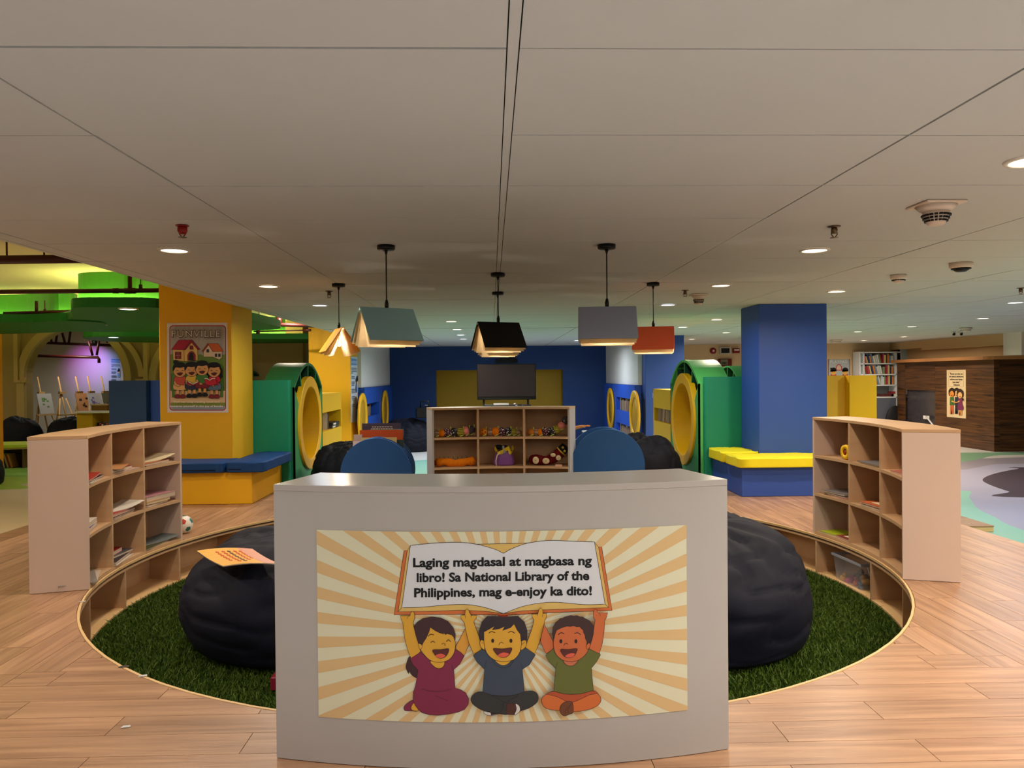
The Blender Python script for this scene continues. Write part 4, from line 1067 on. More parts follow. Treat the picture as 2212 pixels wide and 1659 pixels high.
flat_book('orange picture book in the central cube of the right shelf', c, .04, .02, .28, .22, .012, 'c9683c', .019, .08, marks=[(0, .05, .12, .05)])
c = cellR(2, 0)
flat_book('lime green shaped book in the lowest far cube of the right shelf', c, -.07, .015, .2, .2, .012, 'a8b81c', 0, .12)
flat_book('red and brown picture book in the lowest far cube of the right shelf', c, .12, .02, .2, .22, .014, '8a3c30', 0, -.1, marks=[(0, .04, .1, .1)])
c = cellR(0, 0)
t = thing('toy_plane', 'yellow toy with a round red-hubbed wheel in the top far cube of the right shelf', 'toy', tuple(c.translation))
MB().prism(spline([(.02, .12), (.10, .17), (.2, .13), (.19, .08), (.1, .07)], 5), 0.0, .05, T=c @ Matrix.Translation((0, .1, .03)) @ Matrix.Rotation(.9, 4, 'X')).build('wing', mat('e0b010', .4), t, .004)
MB().ball((.15, .10, .045), .045, 14, 8, T=c, sc=(1.3, .9, .9)).build('body', mat('16120c', .4), t)
MB().lathe([(.026, -.016), (.056, -.016), (.06, 0), (.056, .016), (.026, .016), (.026, -.016)], 24, T=c @ Matrix.Translation((.155, .03, .061)) @ Matrix.Rotation(PI / 2, 4, 'X'), cap=False).build('wheel', mat('f0c010', .35), t)
wheel_ = COL.objects[-1]
MB().lathe([(.027, -.012), (.027, .012)], 18, T=c @ Matrix.Translation((.155, .03, .061)) @ Matrix.Rotation(PI / 2, 4, 'X')).build('hub', mat('a0281c', .4), wheel_)

# clear storage tub in the pit niche on the right
th_ = math.radians(5.0); o_ = Vector((math.cos(th_), math.sin(th_), 0)); r_ = Vector((math.sin(th_), -math.cos(th_), 0))
pt = Vector((CX, CY, ZF + .0245)) + o_ * (PR + .012)
TN = Matrix(((r_.x, o_.x, 0, pt.x), (r_.y, o_.y, 0, pt.y), (0, 0, 1, pt.z), (0, 0, 0, 1)))
clear = bpy.data.materials.new('clear_plastic'); clear.use_nodes = True
nt = clear.node_tree; b = nt.nodes['Principled BSDF']; b.inputs['Base Color'].default_value = (.62, .62, .66, 1); b.inputs['Roughness'].default_value = .18
tp = nt.nodes.new('ShaderNodeBsdfTransparent'); tp.inputs[0].default_value = (.9, .9, .92, 1); ms = nt.nodes.new('ShaderNodeMixShader'); ms.inputs[0].default_value = .28
nt.links.new(tp.outputs[0], ms.inputs[1]); nt.links.new(b.outputs[0], ms.inputs[2]); nt.links.new(ms.outputs[0], nt.nodes['Material Output'].inputs[0])
tub = thing('storage_tub', 'clear plastic storage tub of toys in the pit niche under the right shelf', 'tub', tuple(pt))
w2, d2, h2 = .20, .25, .205
vs = []
for z, k in ((.001, .88), (h2, 1.)):
    vs += [(-w2 * k, .004 + d2 * (1 - k) / 2, z), (w2 * k, .004 + d2 * (1 - k) / 2, z), (w2 * k, d2 * (1 + k) / 2, z), (-w2 * k, d2 * (1 + k) / 2, z)]
MB().add(vs, [(0, 1, 2, 3), (0, 1, 5, 4), (1, 2, 6, 5), (2, 3, 7, 6), (3, 0, 4, 7)], T=TN).build('tub_body', clear, tub)
rim = MB()
for x0, x1, y0, y1 in ((-w2 - .012, w2 + .012, -.008, .006), (-w2 - .012, w2 + .012, d2 - .004, d2 + .01), (-w2 - .012, -w2 + .002, .006, d2 - .004), (w2 - .002, w2 + .012, .006, d2 - .004)):
    rim.box(x0, x1, y0, y1, h2 - .016, h2 + .002, T=TN)
rim.build('rim', mat('9c9ca4', .3, .5), tub)
MB().tube([TN @ Vector(p) for p in ((w2 + .012, .05, h2 - .02), (w2 + .02, .06, h2 - .08), (w2 + .014, .12, h2 - .1), (w2 + .012, .17, h2 - .03))], .005, 6).build('handle', mat('d0d0d4', .3), tub)
for i, (x, y, z, r, cc, nm) in enumerate([(-.13, .05, .045, .04, 'd9a441', 'tan spotted'), (-.05, .06, .042, .042, 'c0447a', 'pink'), (.04, .06, .045, .04, 'd0603a', 'orange'), (.09, .11, .07, .04, 'd8a03c', 'amber'), (.12, .05, .04, .036, '44607a', 'grey blue'), (.0, .14, .05, .05, '5a5a60', 'grey'), (-.09, .15, .06, .05, '7b6a50', 'brown'), (.1, .18, .07, .05, '3a2c3a', 'dark')]):
    t = thing('small_toy', f'{nm} toy inside the clear storage tub', 'toy', tuple(TN @ Vector((x, y, z))), 0, 'toys in the clear tub')
    q = TN @ Matrix.Translation((x, y, z - .03)) @ Matrix.Rotation(i * 1.3, 4, 'Z')
    MB().ball((0, 0, 0.0), r * .85, 12, 8, T=q, sc=(1.1, .8, .8)).build('body', mat(cc, .5), t)
    MB().ball((r * .55, 0, r * .75), r * .5, 10, 6, T=q).build('head', mat(cc, .5), t)

# ---------------------------------------------------------------- plush toys in the far shelf
def patmat(name, c0, c1, kind, scale):
    m = bpy.data.materials.new(name); m.use_nodes = True; nt = m.node_tree; b = nt.nodes['Principled BSDF']; b.inputs['Roughness'].default_value = .8
    tc = nt.nodes.new('ShaderNodeTexCoord'); cr = nt.nodes.new('ShaderNodeValToRGB'); cr.color_ramp.interpolation = 'CONSTANT'
    cr.color_ramp.elements[0].color = (*lin(c1 if kind == 'dots' else c0), 1); cr.color_ramp.elements[1].color = (*lin(c0 if kind == 'dots' else c1), 1)
    if kind == 'dots':
        n = nt.nodes.new('ShaderNodeTexVoronoi'); n.inputs['Scale'].default_value = scale; cr.color_ramp.elements[1].position = .3
        nt.links.new(tc.outputs['Object'], n.inputs['Vector']); nt.links.new(n.outputs['Distance'], cr.inputs[0])
    else:
        n = nt.nodes.new('ShaderNodeTexWave'); n.bands_direction = 'Z'; n.inputs['Scale'].default_value = scale; n.inputs['Distortion'].default_value = 1.; cr.color_ramp.elements[1].position = .6
        nt.links.new(tc.outputs['Object'], n.inputs['Vector']); nt.links.new(n.outputs['Fac'], cr.inputs[0])
    nt.links.new(cr.outputs[0], b.inputs['Base Color'])
    return m
P_STR = patmat('brown_stripes', '5a1f20', 'c9b08c', 'wave', 20); P_ORG = mat('e07a12', .9, .1, .15, 40, .4, 90)
P_PUR = patmat('plum_dots', '45162c', 'e8d8d0', 'dots', 55); P_WHT = patmat('white_black_dots', '18121a', 'f0ebe2', 'dots', 48)
P_LIM = patmat('lime_stripes', 'b3a52a', '5f5f1a', 'wave', 17); P_RED = patmat('coral_stripes', 'd95a50', 'f0b0a0', 'wave', 22); P_GRY = mat('4a4048', .8, .15)
M_YRN = mat('b9cc5a', .8)
def caterpillar(label, cell, segs, yy=.12):
    t = thing('plush_caterpillar', label, 'plush toy', tuple(cell @ Vector((0, yy, 0))))
    for x, z, r, m in segs:
        MB().ball((x, yy, max(z, r * .98)), r, 16, 10, T=cell, sc=(1.05, 1, 1)).build('segment', m, t)
    for i, (x, z, r, m) in enumerate(segs):
        if i % 2 == 0 or i == len(segs) - 2:
            zc = max(z, r * .98)
            for s_ in (-1, 1):
                p0 = Vector((x + .03, yy - r * .6, zc + s_ * r * .6)); p1 = p0 + Vector((-.02 + .02 * s_, -.02, s_ * .035 if s_ > 0 else -min(.02, p0.z - .006)))
                MB().tube([cell @ p0, cell @ p1], .005, 6).build('yarn_foot', M_YRN, t)
    return t
r_ = .046
caterpillar('patchwork caterpillar plush with a grey head at right, top left cube of far shelf', cellC(0, 0), [(-.20, 0, .042, P_STR), (-.14, 0, .044, P_ORG), (-.07, 0, .05, P_PUR), (.0, 0, .05, P_WHT), (.075, .05, .05, P_LIM), (.14, .062, .048, P_RED), (.195, .072, .05, P_GRY)])
tc_ = caterpillar('patchwork caterpillar plush with an orange face at the left, top middle cube', cellC(0, 1), [(-.195, 0, .047, mat('d9821c', .8)), (-.125, 0, .045, P_STR), (-.06, 0, .05, P_ORG), (.01, 0, .05, P_PUR), (.08, 0, .048, P_WHT), (.145, 0, .042, P_LIM), (.195, 0, .038, P_STR)])
for dx, dz in ((-.205, .07), (-.205, .035), (-.175, .05)): MB().ball((dx, .12 - .046, dz), .006, 8, 6, T=cellC(0, 1)).build('eye', M_BLACK, tc_)
caterpillar('patchwork caterpillar plush rearing up to the right, top right cube', cellC(0, 2), [(-.19, 0, .042, mat('c77a24', .8)), (-.135, 0, .038, P_STR), (-.085, 0, .04, P_ORG), (-.03, 0, .05, P_PUR), (.04, 0, .05, P_WHT), (.105, .07, .048, P_LIM), (.155, .115, .046, P_RED), (.2, .175, .048, P_GRY)])
c = cellC(1, 0)
t = thing('plush_caterpillar', 'plain orange caterpillar plush in the lower left cube of the far shelf', 'plush toy', tuple(c @ Vector((0, .12, 0))))
b = MB()
pts = [Vector((-.2 + .042 * i, .11 - .004 * i, .045 + .01 * math.sin(i * .9))) for i in range(10)]
MB().tube([c @ p for p in pts], [.044 + .006 * math.sin(i * 2.2) for i in range(10)], 14).build('body', P_ORG, t)
MB().ball((.19, .08, .055), .052, 14, 10, T=c).build('head', P_ORG, t)
MB().ball((-.21, .105, .045), .03, 12, 8, T=c).build('tail_patch', mat('8a2a14', .8), t)
for i in range(7):
    MB().tube([c @ Vector((-.16 + .05 * i, .1, .085)), c @ Vector((-.165 + .05 * i, .09, .112))], .005, 6).build('yarn_tuft', mat('6a6a2a', .8), t)
c = cellC(1, 1)
t = thing('felt_pouch', 'purple felt pouch with a yellow zigzag collar in the lower middle cube', 'bag', tuple(c @ Vector((.02, .12, 0))))
Tp = c @ Matrix.Translation((.03, .13, 0)) @ Matrix.Diagonal((1.25, .8, 1, 1))
MB().lathe([(.09, .0), (.098, .02), (.095, .06), (.082, .11), (.062, .15), (.055, .165), (.05, .16), (.058, .12)], 32, T=Tp).build('pouch_body', mat('7d4f8f', .85, .1, .08, 20, .3, 120), t)
vs, fs = [], []
for i in range(24):
    a = 2 * PI * i / 24; zt = .17 + (.035 if (i // 3) % 2 == 0 else -.035) * abs(math.sin(a * 2))
    for r, z in ((.07, zt - .03), (.088, zt + .02)): vs.append((r * math.cos(a), r * math.sin(a), z))
for i in range(24):
    j = (i + 1) % 24; fs.append((2 * i, 2 * j, 2 * j + 1, 2 * i + 1))
MB().add(vs, fs, T=Tp).build('zigzag_collar', mat('e3c21c', .7), t)
MB().tube([c @ Vector(p) for p in ((-.055, .05, .0), (-.06, .045, .06), (-.045, .05, .12), (-.015, .055, .15))], .005, 6).build('piping', mat('e9dcb4', .7), t)
MB().ball((.04, .12, .19), .045, 14, 8, T=c, sc=(1.2, .8, .8)).build('stuffing', M_DARK, t)
MB().ball((-.03, .16, .2), .04, 14, 8, T=c, sc=(1.3, .8, .7)).build('stuffing', M_DARK, t)
MB().tube([c @ Vector(p) for p in ((.03, .08, .11), (.035, .075, .16), (.02, .08, .22))], .014, 8).build('cord_tassel', mat('8d8791', .7), t)
c = cellC(1, 2)
t = thing('plush_boot', 'dark red plush boot toy with black oval patches in the lower right cube', 'plush toy', tuple(c @ Vector((0, .12, 0))))
pts = [(-.17, .12, .06), (-.14, .12, .062), (-.08, .12, .055), (-.02, .12, .052), (.05, .12, .075), (.11, .12, .12), (.145, .12, .155)]
MB().tube([c @ Vector(p) for p in pts], [.052, .06, .053, .05, .056, .06, .06], 18).ball((-.17, .12, .062), .054, 16, 10, T=c).build('boot_body', mat('5c1014', .85, .1, .08, 20, .3, 100), t)
MB().tube([c @ Vector(p) for p in ((.143, .12, .153), (.153, .12, .163))], .066, 18).build('cuff_band', mat('c7a63a', .8), t)
MB().tube([c @ Vector(p) for p in ((.155, .12, .165), (.195, .12, .215))], [.058, .05], 16).build('cuff', M_BLACK, t)
for dx, dz in ((.17, .205), (.19, .165)): MB().ball((dx, .062, dz), .015, 10, 6, T=c, sc=(1, .4, 1)).build('yellow_dot', mat('b89b34', .8), t)
for x, z, rx, rz in ((-.135, .06, .036, .042), (-.02, .055, .04, .034), (.06, .12, .03, .022), (.12, .09, .03, .03)):
    q = c @ Matrix.Translation((x, .062, z))
    MB().ball((0, 0, 0), 1, 18, 8, T=q @ Matrix.Diagonal((rx, .01, rz, 1))).build('patch_rim', mat('d9c49a', .8), t)
    rim_ = COL.objects[-1]
    MB().ball((0, -.004, 0), 1, 18, 8, T=q @ Matrix.Diagonal((rx * .82, .01, rz * .82, 1))).build('black_patch', M_BLACK, rim_)
t = thing('name_card', 'small pale pink card standing in front of the plush boot', 'card', tuple(c @ Vector((.13, .02, 0))))
MB().box(.09, .165, .012, .016, .0005, .022, T=c).build('card_face', mat('d9a98c', .7), t)

# ---------------------------------------------------------------- open-book pendant lamps
M_PAGE = mat('f8e2b4', .7, .1, .02, trans=.7)
def pendant(label, x, y, yaw, cover, zr=1.782, L=.36, s=.245, half=35):
    t = thing('book_pendant', label, 'pendant lamp', (x, y, ZC), math.radians(-yaw), 'open book pendant lamps')
    K = dict(world=False)
    zr -= ZC
    MB().lathe([(.012, -.03), (.052, -.028), (.056, -.022), (.056, -.001)], 24).build('canopy', M_BLACK, t, **K)
    MB().lathe([(.006, -.055), (.012, -.03)], 10).tube([(0, 0, -.05), (0, 0, zr + .03)], .004, 6).build('cord', M_BLACK, t, **K)
    MB().lathe([(.012, zr + .0), (.013, zr + .025), (.007, zr + .05)], 12).build('cord_grip', M_BLACK, t, **K)
    def leaf(ang, l, sl, th, name, m, bend=0., sh=0.):
        for sg in (-1, 1):
            b = MB(); vs = []; n = 5
            for i in range(n + 1):
                u = i / n; a = math.radians(ang + bend * (u - .5))
                yy = sg * (.008 + sl * u * math.sin(a)); zz = zr - .004 - sl * u * math.cos(a)
                ny, nz = sg * math.cos(a) * th, math.sin(a) * th
                vs += [(-l / 2 + sh, yy, zz), (l / 2 + sh, yy, zz), (l / 2 + sh, yy - ny, zz - nz), (-l / 2 + sh, yy - ny, zz - nz)]
            fs = [(0, 1, 2, 3), (4 * n + 3, 4 * n + 2, 4 * n + 1, 4 * n)]
            for i in range(n):
                for e in range(4):
                    g_ = (e + 1) % 4; fs.append((4 * i + e, 4 * i + 4 + e, 4 * i + 4 + g_, 4 * i + g_))
            if name == 'page_leaf':     # one sheet of paper
                vs = [p for i in range(n + 1) for p in vs[4 * i:4 * i + 2]]; fs = [(2 * i, 2 * i + 1, 2 * i + 3, 2 * i + 2) for i in range(n)]
            b.add(vs, fs).build(name, m, t, **K)
    cm = mat(cover, .5, .3, .02)
    leaf(half, L, s, .005, 'book_cover', cm)
    MB().box(-L / 2, L / 2, -.011, .011, zr - .006, zr).build('book_spine', cm, t, bevel=.003, **K)
    for i, a in enumerate((half - 6, half - 14, half - 23)):
        leaf(a, L - .012 - .012 * i, s + .006 - .002 * i, .0012, 'page_leaf', M_PAGE, 3 + 2 * i, .003 * (i % 2))
    MB().ball((0, 0, zr - .14), .017, 14, 10).lathe([(.010, zr - .12), (.010, zr - .02)], 12).build('bulb', mat('fff0d0', .4, emit=40.), t, **K)
    l = bpy.data.lights.new('pendant_bulb', 'POINT'); l.energy = P_PEND; l.color = WARM; l.shadow_soft_size = .02
    o = bpy.data.objects.new('pendant_bulb', l); COL.objects.link(o); o.location = (x, y, zr + ZC - .14)
    return t
pendant('mint green book lamp, front left of the six', -.645, 4.75, -33, '7fa3a6')
pendant('blue grey book lamp, front right of the six', .728, 4.75, 6, '8d93a3')
pendant('black book lamp hanging in the centre', .06, 6.04, -24, '0b0a0a')
pendant('book lamp almost hidden behind the black one', .07, 7.39, -24, '4a3a2c', L=.33)
pendant('yellow book lamp at far left, seen end-on with its bulb showing', -1.32, 6.67, 68, 'd8a021')
pendant('coral orange book lamp at far right', 1.441, 6.72, 15, 'd9603c')

# ---------------------------------------------------------------- recessed downlights
rows = {}
for i, (x, y, c) in enumerate(DOWN): rows.setdefault(min((-2, -.58, 2.1, 3.35, 4.56, 6.3, 7.4, 9.2), key=lambda r: abs(r - x)), []).append((y, x, c))
RN = {-2: 'row left of the book lamps', -.58: 'short row straight ahead', 2.1: 'row right of the book lamps', 3.35: 'row by the blue column', 4.56: 'row by the far wall', 6.3: 'far right group', 7.4: 'row before the booth', 9.2: 'row along the bulkhead'}
proto = None
def downlight(x, y, c, label):
    t = thing('recessed_light', label, 'ceiling light', (x, y, ZC), 0, 'recessed ceiling lights')
    MB().lathe([(.098, -.0005), (.096, -.006), (.08, -.008), (.078, -.004), (.078, -.0005)], 32, cap=False).build('trim_ring', M_WHITE, t, world=False)
    MB().lathe([(.078, -.003), (.078, -.001)], 28).build('lens', mat('ffe6c8' if c is not COOL else 'e2ecff', .4, emit=7.), t, world=False)
for r, ls in rows.items():
    for i, (y, x, c) in enumerate(sorted(ls)):
        downlight(x, y, c, f'{"cool white" if c is COOL else "warm"} ceiling light, {ORD[i]} from the front, {RN[r]}')
for i, (x, y, c) in enumerate(DOWN_BACK): downlight(x, y, c, f'recessed ceiling light outside the photo, {ORD[i]} of those around the viewpoint')

for i, (x, y, c) in enumerate(FILL_RIGHT): downlight(x, y, c, f'added warm ceiling fill light outside the photo at the right, {ORD[i]} of three')
for i, (x, y, c) in enumerate(FILL_HIGH):
    t = thing('recessed_light', f'added fill light under the high left ceiling outside the photo, {ORD[i]} of six', 'ceiling light', (x, y, ZH), 0, 'recessed ceiling lights')
    MB().lathe([(.098, -.0005), (.096, -.006), (.08, -.008), (.078, -.004), (.078, -.0005)], 32, cap=False).build('trim_ring', M_WHITE, t, world=False)
    MB().lathe([(.078, -.003), (.078, -.001)], 28).build('lens', mat('ffe6c8', .4, emit=7.), t, world=False)

# ---------------------------------------------------------------- detectors and sprinkler heads on the ceiling
def detector(label, x, y, r, kind):
    t = thing('smoke_detector', label, 'detector', (x, y, ZC))
    K = dict(world=False); m = mat('d9c6b6', .5)
    if kind == 'big':
        MB().prism([(-r, -r), (r, -r), (r, r), (-r, r)], -.012, -.0005).build('base_plate', m, t, bevel=.004, **K)
        MB().lathe([(r * .95, -.012), (r * .72, -.035), (r * .62, -.04)], 32).build('collar', m, t, **K)
        MB().lathe([(r * .62, -.04), (r * .55, -.07), (r * .38, -.10), (r * .3, -.105)], 32).build('dome', m, t, **K)
    else:
        MB().lathe([(r, -.0005), (r, -.03), (r * .85, -.04)], 28).build('base_plate', m, t, **K)
        MB().lathe([(r * .7, -.04), (r * .62, -.055), (r * .4, -.066)], 28).build('dome', m if kind != 'dark' else M_BLACK, t, **K)
    dome_ = COL.objects[-1]
    n = 18
    for j, (f, z) in enumerate(((.6, -.058), (.53, -.072), (.46, -.085)) if kind == 'big' else ((.74, -.044),)):
        b = MB()
        for i in range(n):
            a = 2 * PI * i / n; T = Matrix.Rotation(a, 4, 'Z') @ Matrix.Translation((r * f, 0, z))
            b.box(-.004, .007, -r * f * .13, r * f * .13, -.004, .004, T=T)
        b.build('vent_slots', M_BLACK, dome_, **K)['kind'] = 'stuff'
def detector_at(label, px, py, r, kind):
    q = G(px, py, ZC); detector(label, q.x, q.y, r, kind)
detector_at('large white square-based smoke detector, nearest on the right ceiling', 2022, 440, .098, 'big')
detector_at('white drum smoke detector left of the dark-domed one', 1941, 594, .062, 'small')
detector_at('white detector with a black dome on the right ceiling', 2076, 568, .08, 'dark')
detector_at('white smoke detector hanging near the cool light above the blue column', 1509, 636, .08, 'big')
detector_at('small smoke detector on the ceiling near the playroom poster', 1806, 734, .14, 'small')
detector_at('small smoke detector beside the beige bulkhead', 2086, 708, .11, 'small')
def sprinkler(label, px, py, red=False, s=1.):
    q = G(px, py, ZC)
    t = thing('fire_sprinkler', label, 'sprinkler', (q.x, q.y, ZC)); K = dict(world=False)
    m = mat('8a1510', .4) if red else mat('6b5640', .35, .5, .02, metal=.7)
    MB().lathe([(.034 * s, -.0005), (.034 * s, -.004), (.014, -.008)], 20).build('escutcheon', m, t, **K)
    MB().lathe([(.014 * s, -.006), (.018 * s, -.02), (.014 * s, -.04)] if not red else [(.024, -.004), (.026, -.03), (.018, -.045)], 14).build('body', m, t, **K)
    for sg in (-1, 1): MB().tube([(sg * .014, 0, -.02), (sg * .017, 0, -.045), (sg * .004, 0, -.06)], .003, 6).build('frame_arm', m, t, **K)
    MB().lathe([(.022 * s, -.062), (.022 * s, -.065)], 16).build('deflector', mat('a08a70', .3, .5, .02, metal=.8) if not red else M_METAL, t, **K)
sprinkler('red capped sprinkler head on the ceiling at upper left', 394, 487, True)
sprinkler('bronze sprinkler head on the ceiling at upper right', 1802, 489)
sprinkler('small sprinkler head left of the yellow book lamp cord', 711, 629)
sprinkler('small sprinkler head left of the hanging smoke detector', 1480, 627)
sprinkler('small sprinkler head near the right photo edge', 2205, 622)

# ---------------------------------------------------------------- bean bags
from mathutils import noise
def beanbag(label, c, rx, ry, h, hexc, seed=1, lean=(0, 0), nu=110, nv=70, wr=1., rotz=0., name='bean_bag', flat=.0, dip=None):
    t = thing(name, label, 'bean bag', c)
    prof = spline([(.0, .0), (.45, .0), (.84, .015), (.955, .13), (1.0, .34), (.97, .55), (.87, .74), (.66, .90), (.34, .98), (.0, 1.0)], 8, False)
    off = Vector((seed * 7.3, seed * 3.1, seed * 5.7))
    b = MB(); vs = []; fs = []; m = len(prof)
    for k, (r0, u) in enumerate(prof):
        for i in range(nu):
            a = 2 * PI * i / nu; c_, s_ = math.cos(a), math.sin(a)
            q = Vector((c_ * r0, s_ * r0, u * 1.1))
            f = noise.noise(q * 1.7 + off) * .085
            n2 = noise.noise(Vector((q.x * 2.2, q.y * 2.2, q.z * 5.5)) + off)
            f -= wr * .035 * max(0, 1 - abs(n2) * 5) ** 2
            n3 = noise.noise(Vector((c_ * 3.2, s_ * 3.2, u * .9)) + off * 2)
            f -= wr * .03 * max(0, 1 - abs(n3) * 4) ** 2 * min(1, u * 1.5) * (1 if r0 > .05 else 0)
            f += wr * .012 * noise.noise(q * 6 + off)
            f *= min(1, u * 4 + .1)
            vs.append((rx * c_ * r0 * (1 + f) + lean[0] * u, ry * s_ * r0 * (1 + f) + lean[1] * u, max(0, h * u * (1 + f * 1.1))))
    for k in range(m - 1):
        for i in range(nu):
            j = (i + 1) % nu; fs.append((k * nu + i, k * nu + j, (k + 1) * nu + j, (k + 1) * nu + i))
    b.add(vs, fs, 0, True)
    b.build('bag_cover', mat(hexc, .72, .25, .08, 4., .10, 260), t, world=False, weld=True)
    # seam piping running over the bag
    return t
ZG = ZF + .03
beanbag('big navy bean bag in the pit left of the poster shelf, a book on top', (-1.14, 5.0, ZG), .84, .80, .70, '10111f', 3, (-.02, .05), wr=.8)
beanbag('big navy bean bag in the pit right of the poster shelf', (1.26, 4.9, ZG), .79, .82, .77, '10111f', 8, (-.05, .06), wr=.8)
beanbag('black bean bag in front of the left yellow tunnel ring', (-1.9, 9.97, ZF + .002), .48, .44, .84, '0c0c10', 5)
beanbag('dark wrinkled bean bag in front of the right yellow tunnel ring', (1.98, 9.97, ZF + .002), .54, .45, .91, '191519', 6)
q = D(872, 905, 17.6)
beanbag('long dark navy bean bag at the back of the nook, under the portable speaker', (q.x + .12, 17.6, ZF + .002), .62, .5, .74, '0f101d', 9)
q = D(1246, 905, 13.2)
beanbag('dark bean bag behind the far shelf, a reclining person on it', (.95, 13.2, ZF + .002), .62, .38, .46, '121220', 10)
for i, x in enumerate((-10.16, -9.14)):
    beanbag(f'dark navy bean bag in front of the easels, {["left", "right"][i]} one', (x, 16.72, ZF + .002), .50, .30, .90, '0b0d1c', 20 + i, nu=60, nv=30, wr=.5)
q = D(-4, 1000, 12.6)
beanbag('dark bean bag just showing at the left photo edge', (q.x - .3, 12.6, ZF + .002), .36, .34, .5, '14150f', 31, nu=40, nv=24)

# book on the left bean bag
cs = [G(425, 1190, .31), G(545, 1186, .345), G(606, 1219, .335), G(482, 1223, .30)]
t = thing('picture_book', 'yellow and orange picture book lying on the left navy bean bag', 'book', tuple(sum(cs, Vector()) / 4))
def bil(u, v, dz=0): return cs[0] * (1 - u) * (1 - v) + cs[1] * u * (1 - v) + cs[2] * u * v + cs[3] * (1 - u) * v + Vector((0, 0, dz + .012 * math.sin(PI * u * 1.0) - .008 * math.sin(PI * v)))
def sheet(u0, u1, v0, v1, z0, z1, n=6):
    vs = [bil(u0 + (u1 - u0) * i / n, v0 + (v1 - v0) * j / n, z) for z in (z0, z1) for i in range(n + 1) for j in range(n + 1)]; k = (n + 1) ** 2; fs = []
    for i in range(n):
        for j in range(n):
            a = i * (n + 1) + j; fs += [(k + a, k + a + n + 1, k + a + n + 2, k + a + 1), (a, a + 1, a + n + 2, a + n + 1)]
    for i in range(n):
        for a, c in (((i * (n + 1)), (i + 1) * (n + 1)), (i * (n + 1) + n, (i + 1) * (n + 1) + n), (i, i + 1), (n * (n + 1) + i, n * (n + 1) + i + 1)): fs.append((a, c, k + c, k + a))
    return MB().add(vs, fs)
sheet(0, 1, 0, 1, -.006, -.004).build('back_cover', mat('5a4a44', .5), t)
sheet(.01, .99, .01, .99, -.004, .0).build('pages', mat('efe6d2', .8), t)
sheet(0, 1, 0, 1, 0, .0015).build('cover', mat('f0b860', .4, .4, .08, 6), t)
sheet(.72, 1, .0, 1, .0016, .002).build('cover_band', mat('e0a088', .45), t)
b1, b2 = MB(), MB(); r = random.Random(3)
for row, (u0, bb, n_) in enumerate(((.25, b2, 6), (.36, b2, 7), (.46, b1, 7), (.57, b2, 6), (.67, b2, 5))):
    for k in range(n_):
        v = .18 + .10 * k; w = .05
        s_ = sheet(u0, u0 + .06, v, v + w, .0016, .0021, 1); bb.add(s_.v, s_.f)
        s_ = sheet(u0 + .02, u0 + .04, v - .02, v + w + .02, .0016, .0021, 1); bb.add(s_.v, s_.f)
b1.build('dark_title_strokes', mat('5a3a3a', .5), t); b2.build('red_title_strokes', mat('d0562e', .5), t)

# ---------------------------------------------------------------- round blue book racks behind the pit
def rack_(label, x, y, R, zc, n, dy):
    t = thing('book_rack', label, 'book rack', (x, y, .002)); m = mat('1d4f86', .45, .4, .02)
    for i in range(n):
        yy = y + i * dy; vs = []
        pol = [(x + R * math.cos(a), zc + R * math.sin(a)) for a in [2 * PI * k / 72 for k in range(72)]]
        pol = [p for p in pol if p[1] > .004]
        k0 = min(range(len(pol)), key=lambda k: math.atan2(pol[k][1] - zc, pol[k][0] - x) if pol[k][0] > x else 9)
        pol.sort(key=lambda p: (math.atan2(p[1] - zc, p[0] - x) + PI / 2) % (2 * PI))
        pol = [(pol[0][0], .003)] + pol + [(pol[-1][0], .003)]
        MB().prism(pol, yy, yy + .018, T=Matrix(((1, 0, 0, 0), (0, 0, 1, 0), (0, 1, 0, 0), (0, 0, 0, 1)))).build('round_divider', m, t, .003)
    for sx in (-.7, .7): MB().box(x + sx * R * .8 - .02, x + sx * R * .8 + .02, y + .018, y + (n - 1) * dy, .004, .03).build('base_rail', m, t)
    return t
ql = D(812, 1023, 8.85); qr = D(1313.5, 1007, 8.5)
rack_('round blue book rack with books at the left of the far shelf', ql.x, 8.85, .411, ql.z, 5, .11)
rack_('round blue book rack at the right of the far shelf', qr.x, 8.5, .417, qr.z, 2, .38)
def rack_book(label, x0, x1, ytop, Y, c, th=.012, tilt=0., name='picture_book', extra=None):
    a, b = D(x0, ytop, Y), D(x1, ytop, Y); z1 = (a.z + b.z) / 2
    t = thing(name, label, 'book', (a.x, Y, .05), 0, 'books in the left blue rack')
    MB().box(a.x, b.x, Y, Y + .002, .05, z1).box(a.x, b.x, Y + th - .002, Y + th, .05, z1).build('cover', mat(c, .5), t)
    MB().box(a.x + .003, b.x - .003, Y + .0022, Y + th - .0022, .05, z1 - .003).build('pages', mat('e9c9a8', .8), t)
    if extra: extra(t, a, b, z1, Y)
    return t
def dark_print(t, a, b, z1, Y):
    for k in range(2):
        m_ = MB(); x = a.x + .12 - .01 * k
        while x < b.x - .1:
            w = rnd.uniform(.012, .03); m_.box(x, x + w, Y - .0008, Y - .0002, z1 - .047 - k * .022, z1 - .038 - k * .022); x += w + .008
        m_.build('print_line', mat('c9a58a', .6), t)
rack_book('dark plum book with a line of print, tallest in the left rack', 782, 866, 914.5, 9.22, '40303a', extra=dark_print)
rack_book('grey book just behind the orange one in the left rack', 800, 872, 927, 9.17, '6a7468', .01)
rack_book('orange red book with a pale top edge in the left rack', 777, 870, 929, 9.11, 'b8430f', .03)
rack_book('tan book in front of the orange one in the left rack', 780, 857, 945, 9.0, 'cda765', .012)
rack_book('dark green picture book at the right of the left rack', 850, 872, 950, 9.02, '2c3a2c', .012)
rack_book('pale grey book peeping out at the left of the left rack', 764, 782, 939, 9.02, 'b59a8a', .02)
